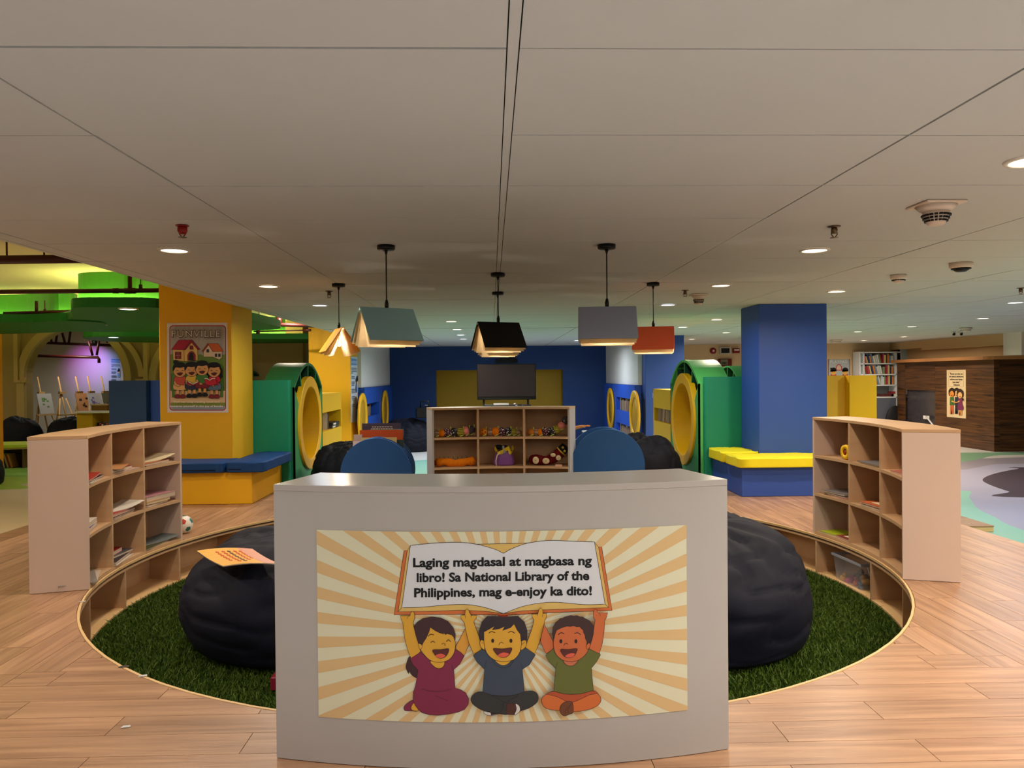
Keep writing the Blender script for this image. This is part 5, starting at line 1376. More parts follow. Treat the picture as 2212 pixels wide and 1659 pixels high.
rack_book('white printed book low at the left of the left rack', 762, 782, 953, 8.98, 'e0bfae', .012)
rack_book('small pink book corner at the far left of the left rack', 750, 775, 975, 8.90, 'c9755f', .012)

# ---------------------------------------------------------------- television on a cart, portable speaker, wall bar
YT = 14.0
a, b = D(1031, 864, YT), D(1157.5, 785.5, YT)
tv = thing('television', 'black flat television on a wheeled stand behind the far shelf', 'television', ((a.x + b.x) / 2, YT, ZF))
MB().box(a.x, b.x, YT, YT + .05, a.z, b.z).build('cabinet', M_BLACK, tv, .006)
MB().box(a.x + .018, b.x - .018, YT - .003, YT, a.z + .06, b.z - .02).build('screen', mat('2a2428', .22, .5), tv)
MB().box(a.x + .1, b.x - .1, YT - .006, YT - .003, a.z + .012, a.z + .035).build('speaker_grille', mat('1c1c1e', .4), tv)
for px in (1045, 1141):
    x = D(px, 870, YT).x
    MB().box(x - .018, x + .018, YT + .05, YT + .09, ZF + .06, b.z - .2).build('stand_post', M_DARK, tv)
    MB().box(x - .025, x + .025, YT - .3, YT + .4, ZF + .05, ZF + .09).build('stand_foot', M_DARK, tv)
    foot_ = COL.objects[-1]
    for yy in (YT - .27, YT + .37): MB().lathe([(.025, -.015), (.025, .015)], 14, T=Matrix.Translation((x, yy, ZF + .026)) @ Matrix.Rotation(PI / 2, 4, 'Y')).build('castor', M_BLACK, foot_)
zt = D(1090, 878, YT).z
MB().box(a.x + .1, b.x - .1, YT - .1, YT + .3, zt, zt + .025).build('tray', M_DARK, tv)
t = thing('media_box', 'flat white media box on the television tray', 'box', (D(1085, 874, YT).x, YT, zt + .026))
MB().box(D(1066, 874, YT).x, D(1099, 874, YT).x, YT - .08, YT + .06, zt + .026, zt + .06).build('case', mat('c9c9d0', .4), t, .004)
t = thing('computer_mouse', 'small white computer mouse on the television tray', 'mouse', (D(1112, 874, YT).x, YT, zt + .026))
MB().ball((D(1112, 874, YT).x, YT - .04, zt + .045), .03, 14, 8, sc=(.8, 1.3, .6)).build('shell', mat('e8e8ea', .4), t)
a, b = D(1070, 785, YB_), D(1118, 776, YB_)
t = thing('sound_bar', 'slim black bar fixed to the blue wall above the television', 'speaker', (a.x, YB_, a.z))
MB().box(a.x, b.x, YB_ - .09, YB_ - .003, a.z, b.z).build('housing', M_BLACK, t, .01)
MB().box(a.x + .1, b.x - .05, YB_ - .07, YB_ - .003, b.z + .002, b.z + .04).build('bracket', M_BLACK, t)
a, b = D(899, 903, 17.3), D(930, 880, 17.3)
sp = thing('portable_speaker', 'black portable speaker with a carry handle on the long bean bag', 'speaker', ((a.x + b.x) / 2, 17.3, a.z))
MB().box(a.x, b.x, 17.2, 17.5, a.z, b.z).build('cabinet', M_BLACK, sp, .02)
h0, h1 = D(908, 880, 17.3), D(925, 867, 17.3)
MB().tube([(h0.x, 17.35, b.z - .01), (h0.x, 17.35, h1.z), (h1.x, 17.35, h1.z), (h1.x, 17.35, b.z - .01)], .018, 8).build('carry_handle', M_BLACK, sp)
MB().ball((D(920, 876, 17.3).x, 17.33, D(920, 876, 17.3).z), .03, 10, 6, sc=(1.6, .4, .6)).build('control_panel', M_METAL, sp)

# ---------------------------------------------------------------- person reclining behind the far shelf, one hand in view
def skinmesh(name, verts, edges, rad, m, parent, root=0, sub=2):
    me = bpy.data.meshes.new(name); me.from_pydata([tuple(v) for v in verts], edges, [])
    o = bpy.data.objects.new(name, me); COL.objects.link(o); me.materials.append(m)
    md = o.modifiers.new('skin', 'SKIN'); md.use_smooth_shade = True
    sk = me.skin_vertices[0].data if me.skin_vertices else None
    if sk is None:
        me.attributes  # layer is created by the modifier below
    for i, r in enumerate(rad):
        me.skin_vertices[0].data[i].radius = (r, r) if not isinstance(r, tuple) else r
        me.skin_vertices[0].data[i].use_root = (i == root)
    s_ = o.modifiers.new('sub', 'SUBSURF'); s_.levels = sub; s_.render_levels = sub
    o.parent = parent; W[o.name] = wm(parent)
    inv = wm(parent).inverted()
    for v in me.vertices: v.co = inv @ v.co
    return o
hb = D(1254, 921, 12.55); ht = D(1277, 921, 12.55)
pr = thing('person', 'person in dark clothes reclining behind the far shelf, one hand reaching right', 'person', (.75, 13.0, .15))
J = [(.62, 12.95, .27), (.55, 12.9, .42), (.5, 12.88, .55), (.49, 12.87, .66), (.48, 12.84, .76), (.48, 12.83, .82),      # pelvis, waist, chest, neck, head, crown
     (.5, 12.70, .60), (.78, 12.52, .44), (hb.x - .12, 12.53, hb.z - .03), (hb.x + .02, 12.55, hb.z), (hb.x + .075, 12.55, hb.z + .003),   # right arm to the hand
     (.5, 13.06, .60), (.62, 13.25, .40), (.86, 13.2, .40), (.95, 13.18, .41),
     (.74, 12.86, .26), (1.1, 12.75, .42), (1.14, 12.72, .10), (1.18, 12.7, -.26), (1.32, 12.68, -.30),
     (.74, 13.06, .26), (1.12, 13.12, .38), (1.2, 13.2, .10), (1.22, 13.2, -.26), (1.36, 13.2, -.30)]
E_ = [(0, 1), (1, 2), (2, 3), (3, 4), (4, 5), (2, 6), (6, 7), (7, 8), (8, 9), (9, 10), (2, 11), (11, 12), (12, 13), (13, 14), (0, 15), (15, 16), (16, 17), (17, 18), (18, 19), (0, 20), (20, 21), (21, 22), (22, 23), (23, 24)]
Rr = [.13, .12, .13, .05, .085, .06, .06, .045, .034, .026, (.03, .018), .06, .045, .034, .03, .085, .06, .05, .035, .035, .085, .06, .05, .035, .035]
nJ = len(J); base = Vector(J[10])
for k, (dy_, dz_, l) in enumerate(((-.03, .002, .062), (-.01, .012, .075), (.01, .012, .07), (.028, .004, .055))):
    a_ = base + Vector((.015, dy_, dz_ * .4)); b_ = base + Vector((.015 + l * .5, dy_, dz_)); c_ = base + Vector((.015 + l, dy_, dz_ - .008))
    i0 = len(J); J += [tuple(a_), tuple(b_), tuple(c_)]; E_ += [(10, i0), (i0, i0 + 1), (i0 + 1, i0 + 2)]; Rr += [.009, .009, .007]
i0 = len(J); J += [tuple(Vector(J[9]) + Vector((.02, -.03, -.005))), tuple(Vector(J[9]) + Vector((.055, -.055, -.012)))]; E_ += [(9, i0), (i0, i0 + 1)]; Rr += [.011, .008]
body_ = skinmesh('body', J, E_, Rr, mat('b5713f', .55), pr)
cl = list(range(0, 3)) + [6, 7, 8] + [11, 12, 13] + [15, 16, 17, 18] + [20, 21, 22, 23]
mp_ = {v: i for i, v in enumerate(cl)}
skinmesh('clothing', [J[i] for i in cl], [(mp_[a], mp_[b]) for a, b in E_ if a in mp_ and b in mp_], [(Rr[i] + .02) for i in cl], mat('16151c', .8), pr)
MB().ball((.465, 12.86, .80), .092, 18, 12, sc=(1, 1, .9)).build('hair', M_BLACK, pr)
MB().ball((.565, 12.815, .78), .01, 8, 6).ball((.565, 12.865, .78), .01, 8, 6).build('eyes', M_BLACK, body_)
MB().ball((.578, 12.84, .755), .016, 8, 6, sc=(1, .8, 1.3)).build('nose', mat('b5713f', .55), body_)
q0 = D(1258, 933, 12.5); q1 = D(1278, 929, 12.5)
t = thing('picture_book', 'pale blue open book under the hand of the reclining person', 'book', tuple(q0))
MB().box(q0.x, q1.x, 12.42, 12.62, q0.z - .004, q0.z).build('cover', mat('8fb2cc', .5), t); MB().box(q0.x + .004, q1.x - .004, 12.424, 12.616, q0.z + .0002, q0.z + .016).build('pages', mat('dfe6ee', .7), t)

# ---------------------------------------------------------------- small things on the platform and grass
q = G(400, 1152, 0)
ball = thing('soccer_ball', 'small white soccer ball with teal and red patches beside the left shelf', 'ball', (q.x - .012, q.y, .001))
bm = bmesh.new(); bmesh.ops.create_icosphere(bm, subdivisions=1, radius=1)
el = bm.edges[:][0].calc_length()
bmesh.ops.bevel(bm, geom=bm.verts[:], offset=el / 3, affect='VERTICES', segments=1)
RB = .078
for f in bm.faces: f.material_index = 0 if len(f.verts) > 5 else 1 + (f.index % 3 == 0)
r_ = bmesh.ops.inset_individual(bm, faces=bm.faces[:], thickness=.03, depth=0)
bmesh.ops.triangulate(bm, faces=bm.faces[:]); bmesh.ops.subdivide_edges(bm, edges=bm.edges[:], cuts=1, use_grid_fill=True)
for v in bm.verts: v.co = v.co.normalized() * RB + Vector((0, 0, RB))
me = bpy.data.meshes.new('ball_skin'); bm.to_mesh(me); bm.free()
for m_ in (mat('e9e2d6', .45), mat('1f6a5c', .45), mat('b8351f', .45)): me.materials.append(m_)
for p in me.polygons: p.use_smooth = True
o = bpy.data.objects.new('ball_skin', me); COL.objects.link(o); o.parent = ball
t = thing('toy_block', 'dark red toy block on the grass beside the grey poster shelf', 'toy', (-1.13, 4.12, ZG))
MB().box(-1.19, -1.08, 4.07, 4.17, ZG - .004, ZG + .07).build('block', mat('8a1830', .5), t, .006)
for i, (px, py, s_, lb_) in enumerate(((178, 1300, .02, 'tiny silver wrapper scrap by the left end of the pit rim'), (268, 1441, .025, 'tiny dark wrapper scrap on the left pit rim'), (309, 1461, .02, 'tiny white paper scrap on the left pit rim'), (272, 1571, .018, 'tiny white paper fleck on the front left planks'))):
    q = G(px, py, .001)
    t = thing('paper_scrap', lb_, 'scrap', (q.x, q.y, .001))
    MB().add([(-s_, -.008, 0), (s_, -.004, .001), (s_ * .8, .008, .004), (-s_ * .7, .007, .002)], [(0, 1, 2, 3)]).add([(-s_, -.008, .002), (s_, -.004, .003), (s_ * .8, .008, .006), (-s_ * .7, .007, .004)], [(0, 1, 2, 3)]).build('scrap', mat('cfc8bc' if i != 1 else '4a4038', .5), t, world=False)
# ---------------------------------------------------------------- printed posters: flat coloured shapes laid on their real surfaces
def cylpt(px, py, R=RO + .004):
    d = ray(px, py); ox, oy = EYE.x - CX, EYE.y - CY
    A = d.x * d.x + d.y * d.y; B = 2 * (ox * d.x + oy * d.y); C_ = ox * ox + oy * oy - R * R
    t = (-B - math.sqrt(B * B - 4 * A * C_)) / (2 * A)
    return EYE + d * t
class Art:
    """shapes in photograph coordinates of the sheet; every shape is one thin layer above the last"""
    def __init__(s, surf, normal, lift=.00022, cuts=()):
        s.surf, s.normal, s.lift, s.cuts, s.k = surf, normal, lift, cuts, 0
        s.groups = {}
    def poly(s, pts, hexc, part, up=1):
        if up: s.k += 1
        s.groups.setdefault(part, []).append(([tuple(p) for p in pts], hexc, s.k))
    def shape(s, pts, hexc, part, smooth=True, line=None, lw=.8, off=(0, 0, 1), n=5):
        p = [(off[0] + x * off[2], off[1] + y * off[2]) for x, y in pts]
        if smooth: p = spline(p, n)
        s.poly(p, hexc, part)
        if line: s.stroke(p + p[:1], line, part, lw, raw=True)
    def stroke(s, pts, hexc, part, lw=.8, off=(0, 0, 1), raw=False, smooth=True):
        p = pts if raw else [(off[0] + x * off[2], off[1] + y * off[2]) for x, y in pts]
        if not raw and smooth and len(p) > 2: p = spline(p, 5, False)
        s.k += 1
        closed = p[0] == p[-1] and len(p) > 3
        q = p[:-1] if closed else p
        m = len(q); L, R_ = [], []
        for i in range(m):
            a = q[(i - 1) % m] if closed or i > 0 else q[i]; b = q[(i + 1) % m] if closed or i < m - 1 else q[i]
            dx, dy = b[0] - a[0], b[1] - a[1]; l = math.hypot(dx, dy) or 1
            nx, ny = -dy / l * lw / 2, dx / l * lw / 2
            L.append((q[i][0] + nx, q[i][1] + ny)); R_.append((q[i][0] - nx, q[i][1] - ny))
        for i in range(m if closed else m - 1):
            j = (i + 1) % m
            s.poly([L[i], L[j], R_[j], R_[i]], hexc, part, 0)
    def text(s, body, x0, x1, ybase, hexc, part, rot=0., bold=.0, h=None, spacing=1.):
        cu = bpy.data.curves.new('t', 'FONT'); cu.body = body; cu.offset = bold; cu.resolution_u = 3; cu.space_character = spacing
        ob = bpy.data.objects.new('t', cu); COL.objects.link(ob)
        dg = bpy.context.evaluated_depsgraph_get()
        me = bpy.data.meshes.new_from_object(ob.evaluated_get(dg))
        bpy.data.objects.remove(ob); bpy.data.curves.remove(cu)
        xs_ = [v.co.x for v in me.vertices]; ys_ = [v.co.y for v in me.vertices]
        k = (x1 - x0) / (max(xs_) - min(xs_)); ky = k if h is None else h / .73
        s.k += 1
        for f in me.polygons:
            pts = []
            for vi in f.vertices:
                c = me.vertices[vi].co
                x = x0 + (c.x - min(xs_)) * k
                pts.append((x, ybase - c.y * ky + (x - x0) * rot))
            s.poly(pts, hexc, part, 0)
        bpy.data.meshes.remove(me)
    def build(s, parent, labels={}):
        for part, polys in s.groups.items():
            cols = sorted({c for _, c, _ in polys}); bm = bmesh.new(); lay = bm.faces.layers.int.new('lay')
            for pts, c, k in polys:
                f = bm.faces.new([bm.verts.new((x, y, 0)) for x, y in pts])
                f.material_index = cols.index(c); f[lay] = k
            for u in s.cuts:
                bmesh.ops.bisect_plane(bm, geom=bm.verts[:] + bm.edges[:] + bm.faces[:], plane_co=(u, 0, 0), plane_no=(1, 0, 0))
            bmesh.ops.triangulate(bm, faces=[f for f in bm.faces if len(f.verts) > 4])
            lv = {}
            for f in bm.faces:
                for v in f.verts: lv[v] = f[lay]
            inv = wm(parent).inverted()
            for v in bm.verts:
                p = s.surf(v.co.x, v.co.y); nrm = s.normal(p)
                v.co = inv @ (p + nrm * s.lift * lv.get(v, 0))
            bm.normal_update()
            for f in bm.faces:
                if f.normal.dot((wm(parent).to_3x3().inverted() @ s.normal(s.surf(*polys[0][0][0])))) < 0: f.normal_flip()
            me = bpy.data.meshes.new(part); bm.to_mesh(me); bm.free()
            for c in cols: me.materials.append(mat(c, .5, .3, .01))
            o = bpy.data.objects.new(part, me); COL.objects.link(o); o.parent = parent; W[o.name] = wm(parent)
            if part in labels: o['label'] = labels[part]
def clip_rect(poly, x0, y0, x1, y1):
    for ax, lim, sg in ((0, x0, 1), (0, x1, -1), (1, y0, 1), (1, y1, -1)):
        out = []
        for i in range(len(poly)):
            a, b = poly[i - 1], poly[i]; da, db = (a[ax] - lim) * sg, (b[ax] - lim) * sg
            if (da >= 0) != (db >= 0):
                t = da / (da - db); out.append((a[0] + (b[0] - a[0]) * t, a[1] + (b[1] - a[1]) * t))
            if db >= 0: out.append(b)
        poly = out
        if not poly: return []
    return poly
INK = '2a1a1c'
# --- the big poster on the grey shelf back; its sheet lies between fixed heights and angles of the curved back
zT = (cylpt(684, 1147).z + cylpt(1483, 1132).z) / 2; zB = (cylpt(688, 1552).z + cylpt(1485, 1530).z) / 2
pa0 = math.atan2(cylpt(686, 1350).y - CY, cylpt(686, 1350).x - CX); pa1 = math.atan2(cylpt(1484, 1335).y - CY, cylpt(1484, 1335).x - CX)
pm = (pa0 + pa1) / 2
pst = thing('sunburst_poster', 'sunburst poster of three children holding up a book on the grey shelf back', 'poster', (CX + (RO + .004) * math.cos(pm), CY + (RO + .004) * math.sin(pm), zB))
MB().arc(CX, CY, RO + .0005, RO + .0035, math.degrees(pa0), math.degrees(pa1), zB, zT, 40).build('sheet', mat('ddd8b9', .5, .3, .01), pst)
nrmc = lambda p: Vector((p.x - CX, p.y - CY, 0)).normalized()
A = Art(cylpt, nrmc, .00016, [680 + 20 * i for i in range(42)])
# sunburst: built in sheet coordinates (u, v) and carried over to the surface through a second Art
def uvpt(u, v):
    a = pa0 + (pa1 - pa0) * u; r = RO + .004
    return Vector((CX + r * math.cos(a), CY + r * math.sin(a), zT + (zB - zT) * v))
S = Art(uvpt, nrmc, .00016, [i / 40 for i in range(1, 40)])
asp = .5
for k in range(48):
    a0, a1 = math.radians(3.5 + 7.5 * k - 1.75), math.radians(3.5 + 7.5 * k + 1.75)
    tri = [(.502, .53), (.502 + 2 * math.cos(a0), .53 + 2 * math.sin(a0) / asp), (.502 + 2 * math.cos(a1), .53 + 2 * math.sin(a1) / asp)]
    q_ = clip_rect(tri, 0, 0, 1, 1)
    if len(q_) > 2: S.poly(q_, 'd9b681', 'sunburst_rays', 0)
S.build(pst)
A.k = 2
PZ = (660, 1120, .3888)
B_ = 'book_drawing'
A.shape([(548, 178), (492, 535), (860, 532), (1075, 537), (1100, 545), (1125, 537), (1330, 524), (1703, 511), (1645, 158), (1600, 158), (1100, 300), (600, 176)], 'cf6f3a', B_, False, INK, 1.1, PZ)
A.shape([(566, 178), (515, 517), (700, 515), (860, 509), (1000, 515), (1100, 528), (1200, 513), (1400, 504), (1684, 494), (1628, 160), (1605, 130), (583, 150)], 'd9b566', B_, False, INK, .9, PZ)
tp_ = spline([(583, 150), (700, 138), (850, 132), (960, 145), (1050, 170), (1100, 193)], 6, False) + spline([(1100, 193), (1145, 168), (1230, 138), (1350, 122), (1480, 126), (1605, 130)], 6, False)
bt_ = spline([(1664, 475), (1550, 478), (1400, 465), (1300, 470), (1200, 490), (1100, 528)], 6, False) + spline([(1100, 528), (1000, 495), (900, 478), (780, 480), (650, 492), (535, 495)], 6, False)
A.shape(tp_ + bt_, 'd7d7db', B_, False, INK, 1.1, PZ)
for u in ((583, 150, 535, 495, 515, 517), (1605, 130, 1664, 475, 1684, 494)): A.stroke([(u[0], u[1]), (u[2], u[3]), (u[4], u[5])], INK, B_, .9, PZ, smooth=False)
A.shape([(1065, 532), (1075, 545), (1100, 549), (1122, 545), (1130, 532), (1100, 538)], 'b4452c', B_, False, None, 1, PZ)
X = lambda v: PZ[0] + v * PZ[2]
Y = lambda v: PZ[1] + v * PZ[2]
for body, x0, x1, yb in (('Laging magdasal at magbasa ng', 598, 1590, 268), ('libro! Sa National Library of the', 618, 1576, 351), ('Philippines, mag e-enjoy ka dito!', 604, 1590, 435)):
    A.text(body, X(x0), X(x1), Y(yb), '0c0c0e', 'lettering', -.012, .034, h=19.5)
def face(art, part, o, brows, eyes, nose, mouth, tongue, lw=.9, shut=False):
    for b in brows: art.stroke(b, INK, part, lw * 1.6, o)
    for e in eyes:
        if shut: art.stroke(e, INK, part, lw * 1.6, o)
        else:
            x, y, rx, ry = e; art.shape([(x + rx * math.cos(a), y + ry * math.sin(a)) for a in [2 * PI * i / 10 for i in range(10)]], INK, part, True, None, 1, o, 3)
    art.stroke(nose, INK, part, lw * 1.1, o)
    art.shape(mouth, '5a2a28', part, True, INK, lw, o); art.shape(tongue, 'd95c48', part, True, None, lw, o)
# girl
O = (840, 1300, .1567); P = 'girl_drawing'; SKN, HAIR, DRS = 'd9a236', '43292b', '822a48'
A.shape([(925, 610), (990, 490), (1050, 370), (1130, 440), (1130, 540), (1080, 640), (1040, 740), (930, 650)], 'd99a3a', P, False, INK, .9, O)
A.shape([(290, 750), (250, 830), (238, 900), (255, 950), (275, 985), (287, 958), (320, 1005), (390, 1040), (430, 930), (360, 800)], HAIR, P, True, INK, .8, O)
A.shape([(335, 1350), (250, 1400), (210, 1450), (230, 1495), (320, 1497), (400, 1495), (390, 1390)], DRS, P, True, INK, .9, O)
A.shape([(345, 1390), (310, 1450), (330, 1490), (405, 1495), (390, 1430)], SKN, P, True, INK, .8, O)
A.shape([(435, 680), (295, 770), (330, 860), (405, 935), (390, 1050), (370, 1150), (340, 1250), (335, 1350), (365, 1420), (410, 1480), (460, 1522), (560, 1550), (680, 1558), (800, 1545), (950, 1515), (1040, 1480), (1095, 1410), (1102, 1330), (1060, 1250), (990, 1205), (915, 1185), (905, 1050), (895, 930), (980, 850), (1042, 740), (990, 690), (920, 650), (760, 760), (520, 760)], DRS, P, False, INK, .9, O)
A.shape([(158, 188), (180, 250), (200, 295), (210, 420), (235, 560), (275, 690), (310, 770), (420, 700), (440, 670), (390, 500), (355, 370), (335, 290), (360, 220), (357, 150), (332, 125), (305, 145), (298, 185)], SKN, P, False, INK, .9, O)
A.stroke([(300, 180), (262, 205), (260, 230)], INK, P, .8, O)
A.shape([(575, 815), (610, 870), (660, 905), (710, 910), (755, 882), (768, 820), (680, 790)], SKN, P, True, INK, .9, O)
A.shape([(460, 560), (440, 640), (490, 720), (560, 790), (640, 822), (740, 822), (830, 790), (890, 720), (915, 640), (915, 540), (880, 400), (700, 300), (520, 330), (440, 450)], SKN, P, True, INK, .9, O)
A.shape([(350, 330), (400, 270), (480, 220), (600, 200), (720, 215), (820, 265), (890, 350), (920, 440), (915, 540), (895, 480), (870, 450), (800, 430), (785, 442), (740, 405), (765, 440), (700, 420), (640, 390), (575, 345), (560, 400), (520, 490), (475, 560), (460, 600), (420, 570), (395, 520), (370, 430)], HAIR, P, False, INK, .8, O)
A.shape([(415, 570), (450, 580), (465, 612), (440, 650), (425, 630)], SKN, P, True, INK, .7, O)
face(A, P, O, [[(545, 470), (580, 440), (625, 450)], [(780, 445), (812, 428), (850, 440)]], [[(580, 555), (610, 535), (640, 556)], [(795, 542), (825, 515), (856, 542)]], [(733, 577), (758, 562), (778, 580), (774, 600)], [(610, 655), (720, 650), (825, 638), (812, 710), (770, 755), (720, 770), (670, 755), (630, 710)], [(645, 738), (680, 712), (730, 705), (782, 732), (740, 764), (690, 762)], shut=True)
A.stroke([(455, 1190), (560, 1218), (660, 1228), (770, 1218), (865, 1190)], INK, P, .7, O)
A.stroke([(640, 1280), (720, 1312), (810, 1350)], INK, P, .6, O); A.stroke([(872, 870), (890, 935)], INK, P, .7, O); A.stroke([(405, 930), (360, 880)], INK, P, .6, O)
# middle boy
O2 = (1010, 1300, .1567); P = 'boy_in_navy_drawing'; SK2, H2, SH2, PT2 = 'd9a236', '35292f', '3c4656', '343434'
A.shape([(990, 180), (1005, 230), (1045, 280), (1060, 370), (1100, 540), (1170, 710), (1285, 650), (1255, 500), (1170, 265), (1210, 210), (1215, 178), (1138, 180), (1105, 110), (1080, 88), (1058, 110), (1050, 172)], SK2, P, False, INK, .9, O)
A.stroke([(1062, 215), (1050, 165)], INK, P, .7, O); A.stroke([(1105, 130), (1130, 160), (1135, 205)], INK, P, .7, O)
A.shape([(880, 160), (890, 200), (915, 245), (880, 380), (820, 540), (795, 620), (920, 705), (960, 620), (1010, 480), (1060, 250), (1085, 200), (1087, 150), (1036, 150), (1030, 100), (1005, 72), (980, 100), (965, 160)], SK2, P, False, INK, .9, O2)
A.stroke([(955, 185), (975, 110)], INK, P, .7, O2); A.stroke([(1028, 200), (1034, 150)], INK, P, .7, O2)
A.shape([(230, 1495), (260, 1540), (330, 1552), (430, 1530), (420, 1480)], 'd6cfc8', P, True, INK, .8, O2)
A.shape([(315, 1500), (325, 1548), (430, 1530), (420, 1490)], '3a2a28', P, False, None, .8, O2)
A.shape([(212, 1225), (120, 1235), (55, 1300), (60, 1370), (120, 1430), (240, 1490), (450, 1530), (560, 1535), (720, 1490), (860, 1440), (960, 1360), (965, 1270), (900, 1215), (780, 1220), (650, 1250), (500, 1260), (330, 1250)], PT2, P, True, INK, .9, O2)
A.shape([(545, 1380), (660, 1385), (675, 1440), (640, 1542), (530, 1535)], '4f2f28', P, False, INK, .8, O2)
A.shape([(660, 1388), (712, 1420), (718, 1490), (645, 1545), (672, 1460)], 'd6cfc8', P, True, INK, .8, O2)
A.stroke([(330, 1275), (430, 1325), (500, 1362), (540, 1375)], '1a1a1c', P, .7, O2); A.stroke([(700, 1275), (620, 1315), (555, 1355)], '1a1a1c', P, .7, O2); A.stroke([(490, 1365), (480, 1450), (450, 1528)], '1a1a1c', P, .7, O2)
A.shape([(195, 640), (80, 725), (130, 810), (235, 915), (225, 1060), (212, 1225), (330, 1265), (500, 1280), (650, 1265), (780, 1220), (765, 1050), (752, 915), (850, 850), (932, 715), (800, 618), (620, 700), (380, 700)], SH2, P, False, INK, .9, O2)
A.stroke([(262, 795), (240, 880), (235, 915)], INK, P, .7, O2); A.stroke([(725, 815), (745, 870), (752, 915)], INK, P, .7, O2)
A.shape([(385, 780), (430, 838), (490, 858), (550, 840), (592, 780)], SK2, P, True, INK, .8, O2)
A.stroke([(345, 790), (400, 860), (490, 893), (590, 860), (635, 785)], INK, P, .7, O2)
for e in ([(232, 515), (190, 508), (172, 550), (190, 610), (235, 640)], [(735, 530), (780, 505), (808, 532), (798, 600), (735, 645)]): A.shape(e, SK2, P, True, INK, .8, O2)
A.shape([(228, 400), (232, 560), (270, 690), (370, 780), (500, 802), (630, 780), (710, 690), (740, 560), (725, 400), (640, 250), (480, 230), (320, 280)], SK2, P, True, INK, .9, O2)
A.shape([(165, 500), (163, 380), (200, 260), (270, 182), (380, 180), (500, 192), (690, 178), (780, 260), (820, 380), (815, 510), (770, 510), (735, 530), (725, 430), (680, 370), (640, 290), (590, 340), (480, 378), (510, 322), (440, 355), (338, 370), (370, 318), (300, 360), (228, 400), (228, 520), (190, 505)], H2, P, False, INK, .7, O2)
face(A, P, O2, [[(295, 415), (330, 392), (380, 408)], [(560, 408), (600, 390), (650, 415)]], [(348, 518, 20, 28), (597, 518, 20, 28)], [(433, 578), (445, 548), (470, 538), (495, 555)], [(358, 622), (480, 628), (605, 615), (590, 680), (550, 730), (500, 746), (440, 735), (390, 690)], [(415, 722), (450, 692), (500, 678), (560, 690), (568, 705), (520, 740), (450, 738)])
A.stroke([(195, 540), (222, 556)], INK, P, .7, O2); A.stroke([(782, 540), (755, 555), (750, 578)], INK, P, .7, O2)
# right boy
O3 = (1150, 1300, .1567); P = 'boy_in_green_drawing'; SK3, H3, SH3 = 'c8683a', '432c2a', '63662f'
A.shape([(160, 290), (130, 400), (105, 520), (140, 610), (185, 695), (290, 625), (290, 545), (220, 410)], SK3, P, False, INK, .9, O3)
A.shape([(288, 1205), (190, 1245), (125, 1310), (140, 1400), (220, 1455), (380, 1475), (550, 1490), (760, 1460), (890, 1400), (932, 1320), (890, 1240), (825, 1200), (660, 1230), (420, 1230)], 'cc6a34', P, True, INK, .9, O3)
A.shape([(190, 1248), (288, 1205), (420, 1235), (520, 1245), (660, 1235), (825, 1200), (880, 1237), (770, 1258), (610, 1335), (535, 1360), (460, 1345), (330, 1280)], 'b04f2e', P, False, INK, .8, O3)
A.shape([(440, 1355), (380, 1410), (370, 1480), (400, 1530), (440, 1542), (500, 1522), (552, 1490), (535, 1355)], '6e4029', P, True, INK, .9, O3)
for st in ([(480, 1425), (448, 1470), (450, 1515)], [(510, 1410), (478, 1460), (482, 1510)], [(480, 1425), (535, 1370)]): A.stroke(st, INK, P, .6, O3)
A.shape([(280, 620), (175, 715), (220, 800), (315, 895), (300, 1050), (288, 1205), (420, 1240), (520, 1248), (660, 1240), (828, 1195), (812, 1050), (798, 890), (870, 800), (922, 710), (905, 665), (765, 620), (600, 720), (400, 700)], SH3, P, False, INK, .9, O3)
A.stroke([(338, 810), (325, 850), (316, 895)], INK, P, .7, O3)
A.shape([(1022, 130), (1005, 190), (980, 240), (970, 400), (945, 560), (905, 690), (768, 622), (800, 520), (830, 360), (850, 230), (825, 190), (825, 110), (855, 75), (880, 100), (882, 130)], SK3, P, False, INK, .9, O3)
A.stroke([(884, 128), (912, 145), (918, 175)], INK, P, .7, O3)
A.shape([(430, 780), (450, 835), (505, 858), (570, 840), (610, 770)], 'c06a4a', P, True, INK, .8, O3)
A.shape([(290, 480), (285, 600), (320, 700), (400, 772), (500, 797), (600, 785), (700, 720), (760, 620), (750, 470), (680, 320), (520, 270), (350, 320)], SK3, P, True, INK, .9, O3)
A.shape([(280, 495), (265, 420), (275, 320), (310, 260), (350, 228), (370, 208), (410, 200), (440, 183), (480, 172), (520, 165), (555, 172), (600, 165), (640, 182), (680, 185), (710, 205), (740, 220), (775, 240), (800, 275), (835, 310), (825, 420), (800, 520), (770, 542), (730, 572), (738, 530), (715, 480), (712, 440), (690, 400), (685, 365), (660, 345), (635, 318), (600, 322), (555, 308), (510, 318), (470, 312), (430, 322), (400, 332), (370, 345), (325, 370), (300, 430)], H3, P, False, INK, .7, O3)
A.shape([(725, 585), (768, 540), (778, 590), (745, 628)], SK3, P, True, INK, .7, O3)
face(A, P, O3, [[(345, 430), (385, 400), (428, 415)], [(565, 412), (610, 402), (652, 428)]], [(382, 518, 20, 28), (587, 518, 20, 28)], [(424, 580), (435, 552), (458, 545), (478, 560)], [(382, 630), (490, 630), (600, 617), (590, 670), (560, 715), (500, 744), (440, 730), (400, 690)], [(441, 720), (490, 687), (550, 680), (570, 692), (540, 728), (482, 741)])
A.build(pst)

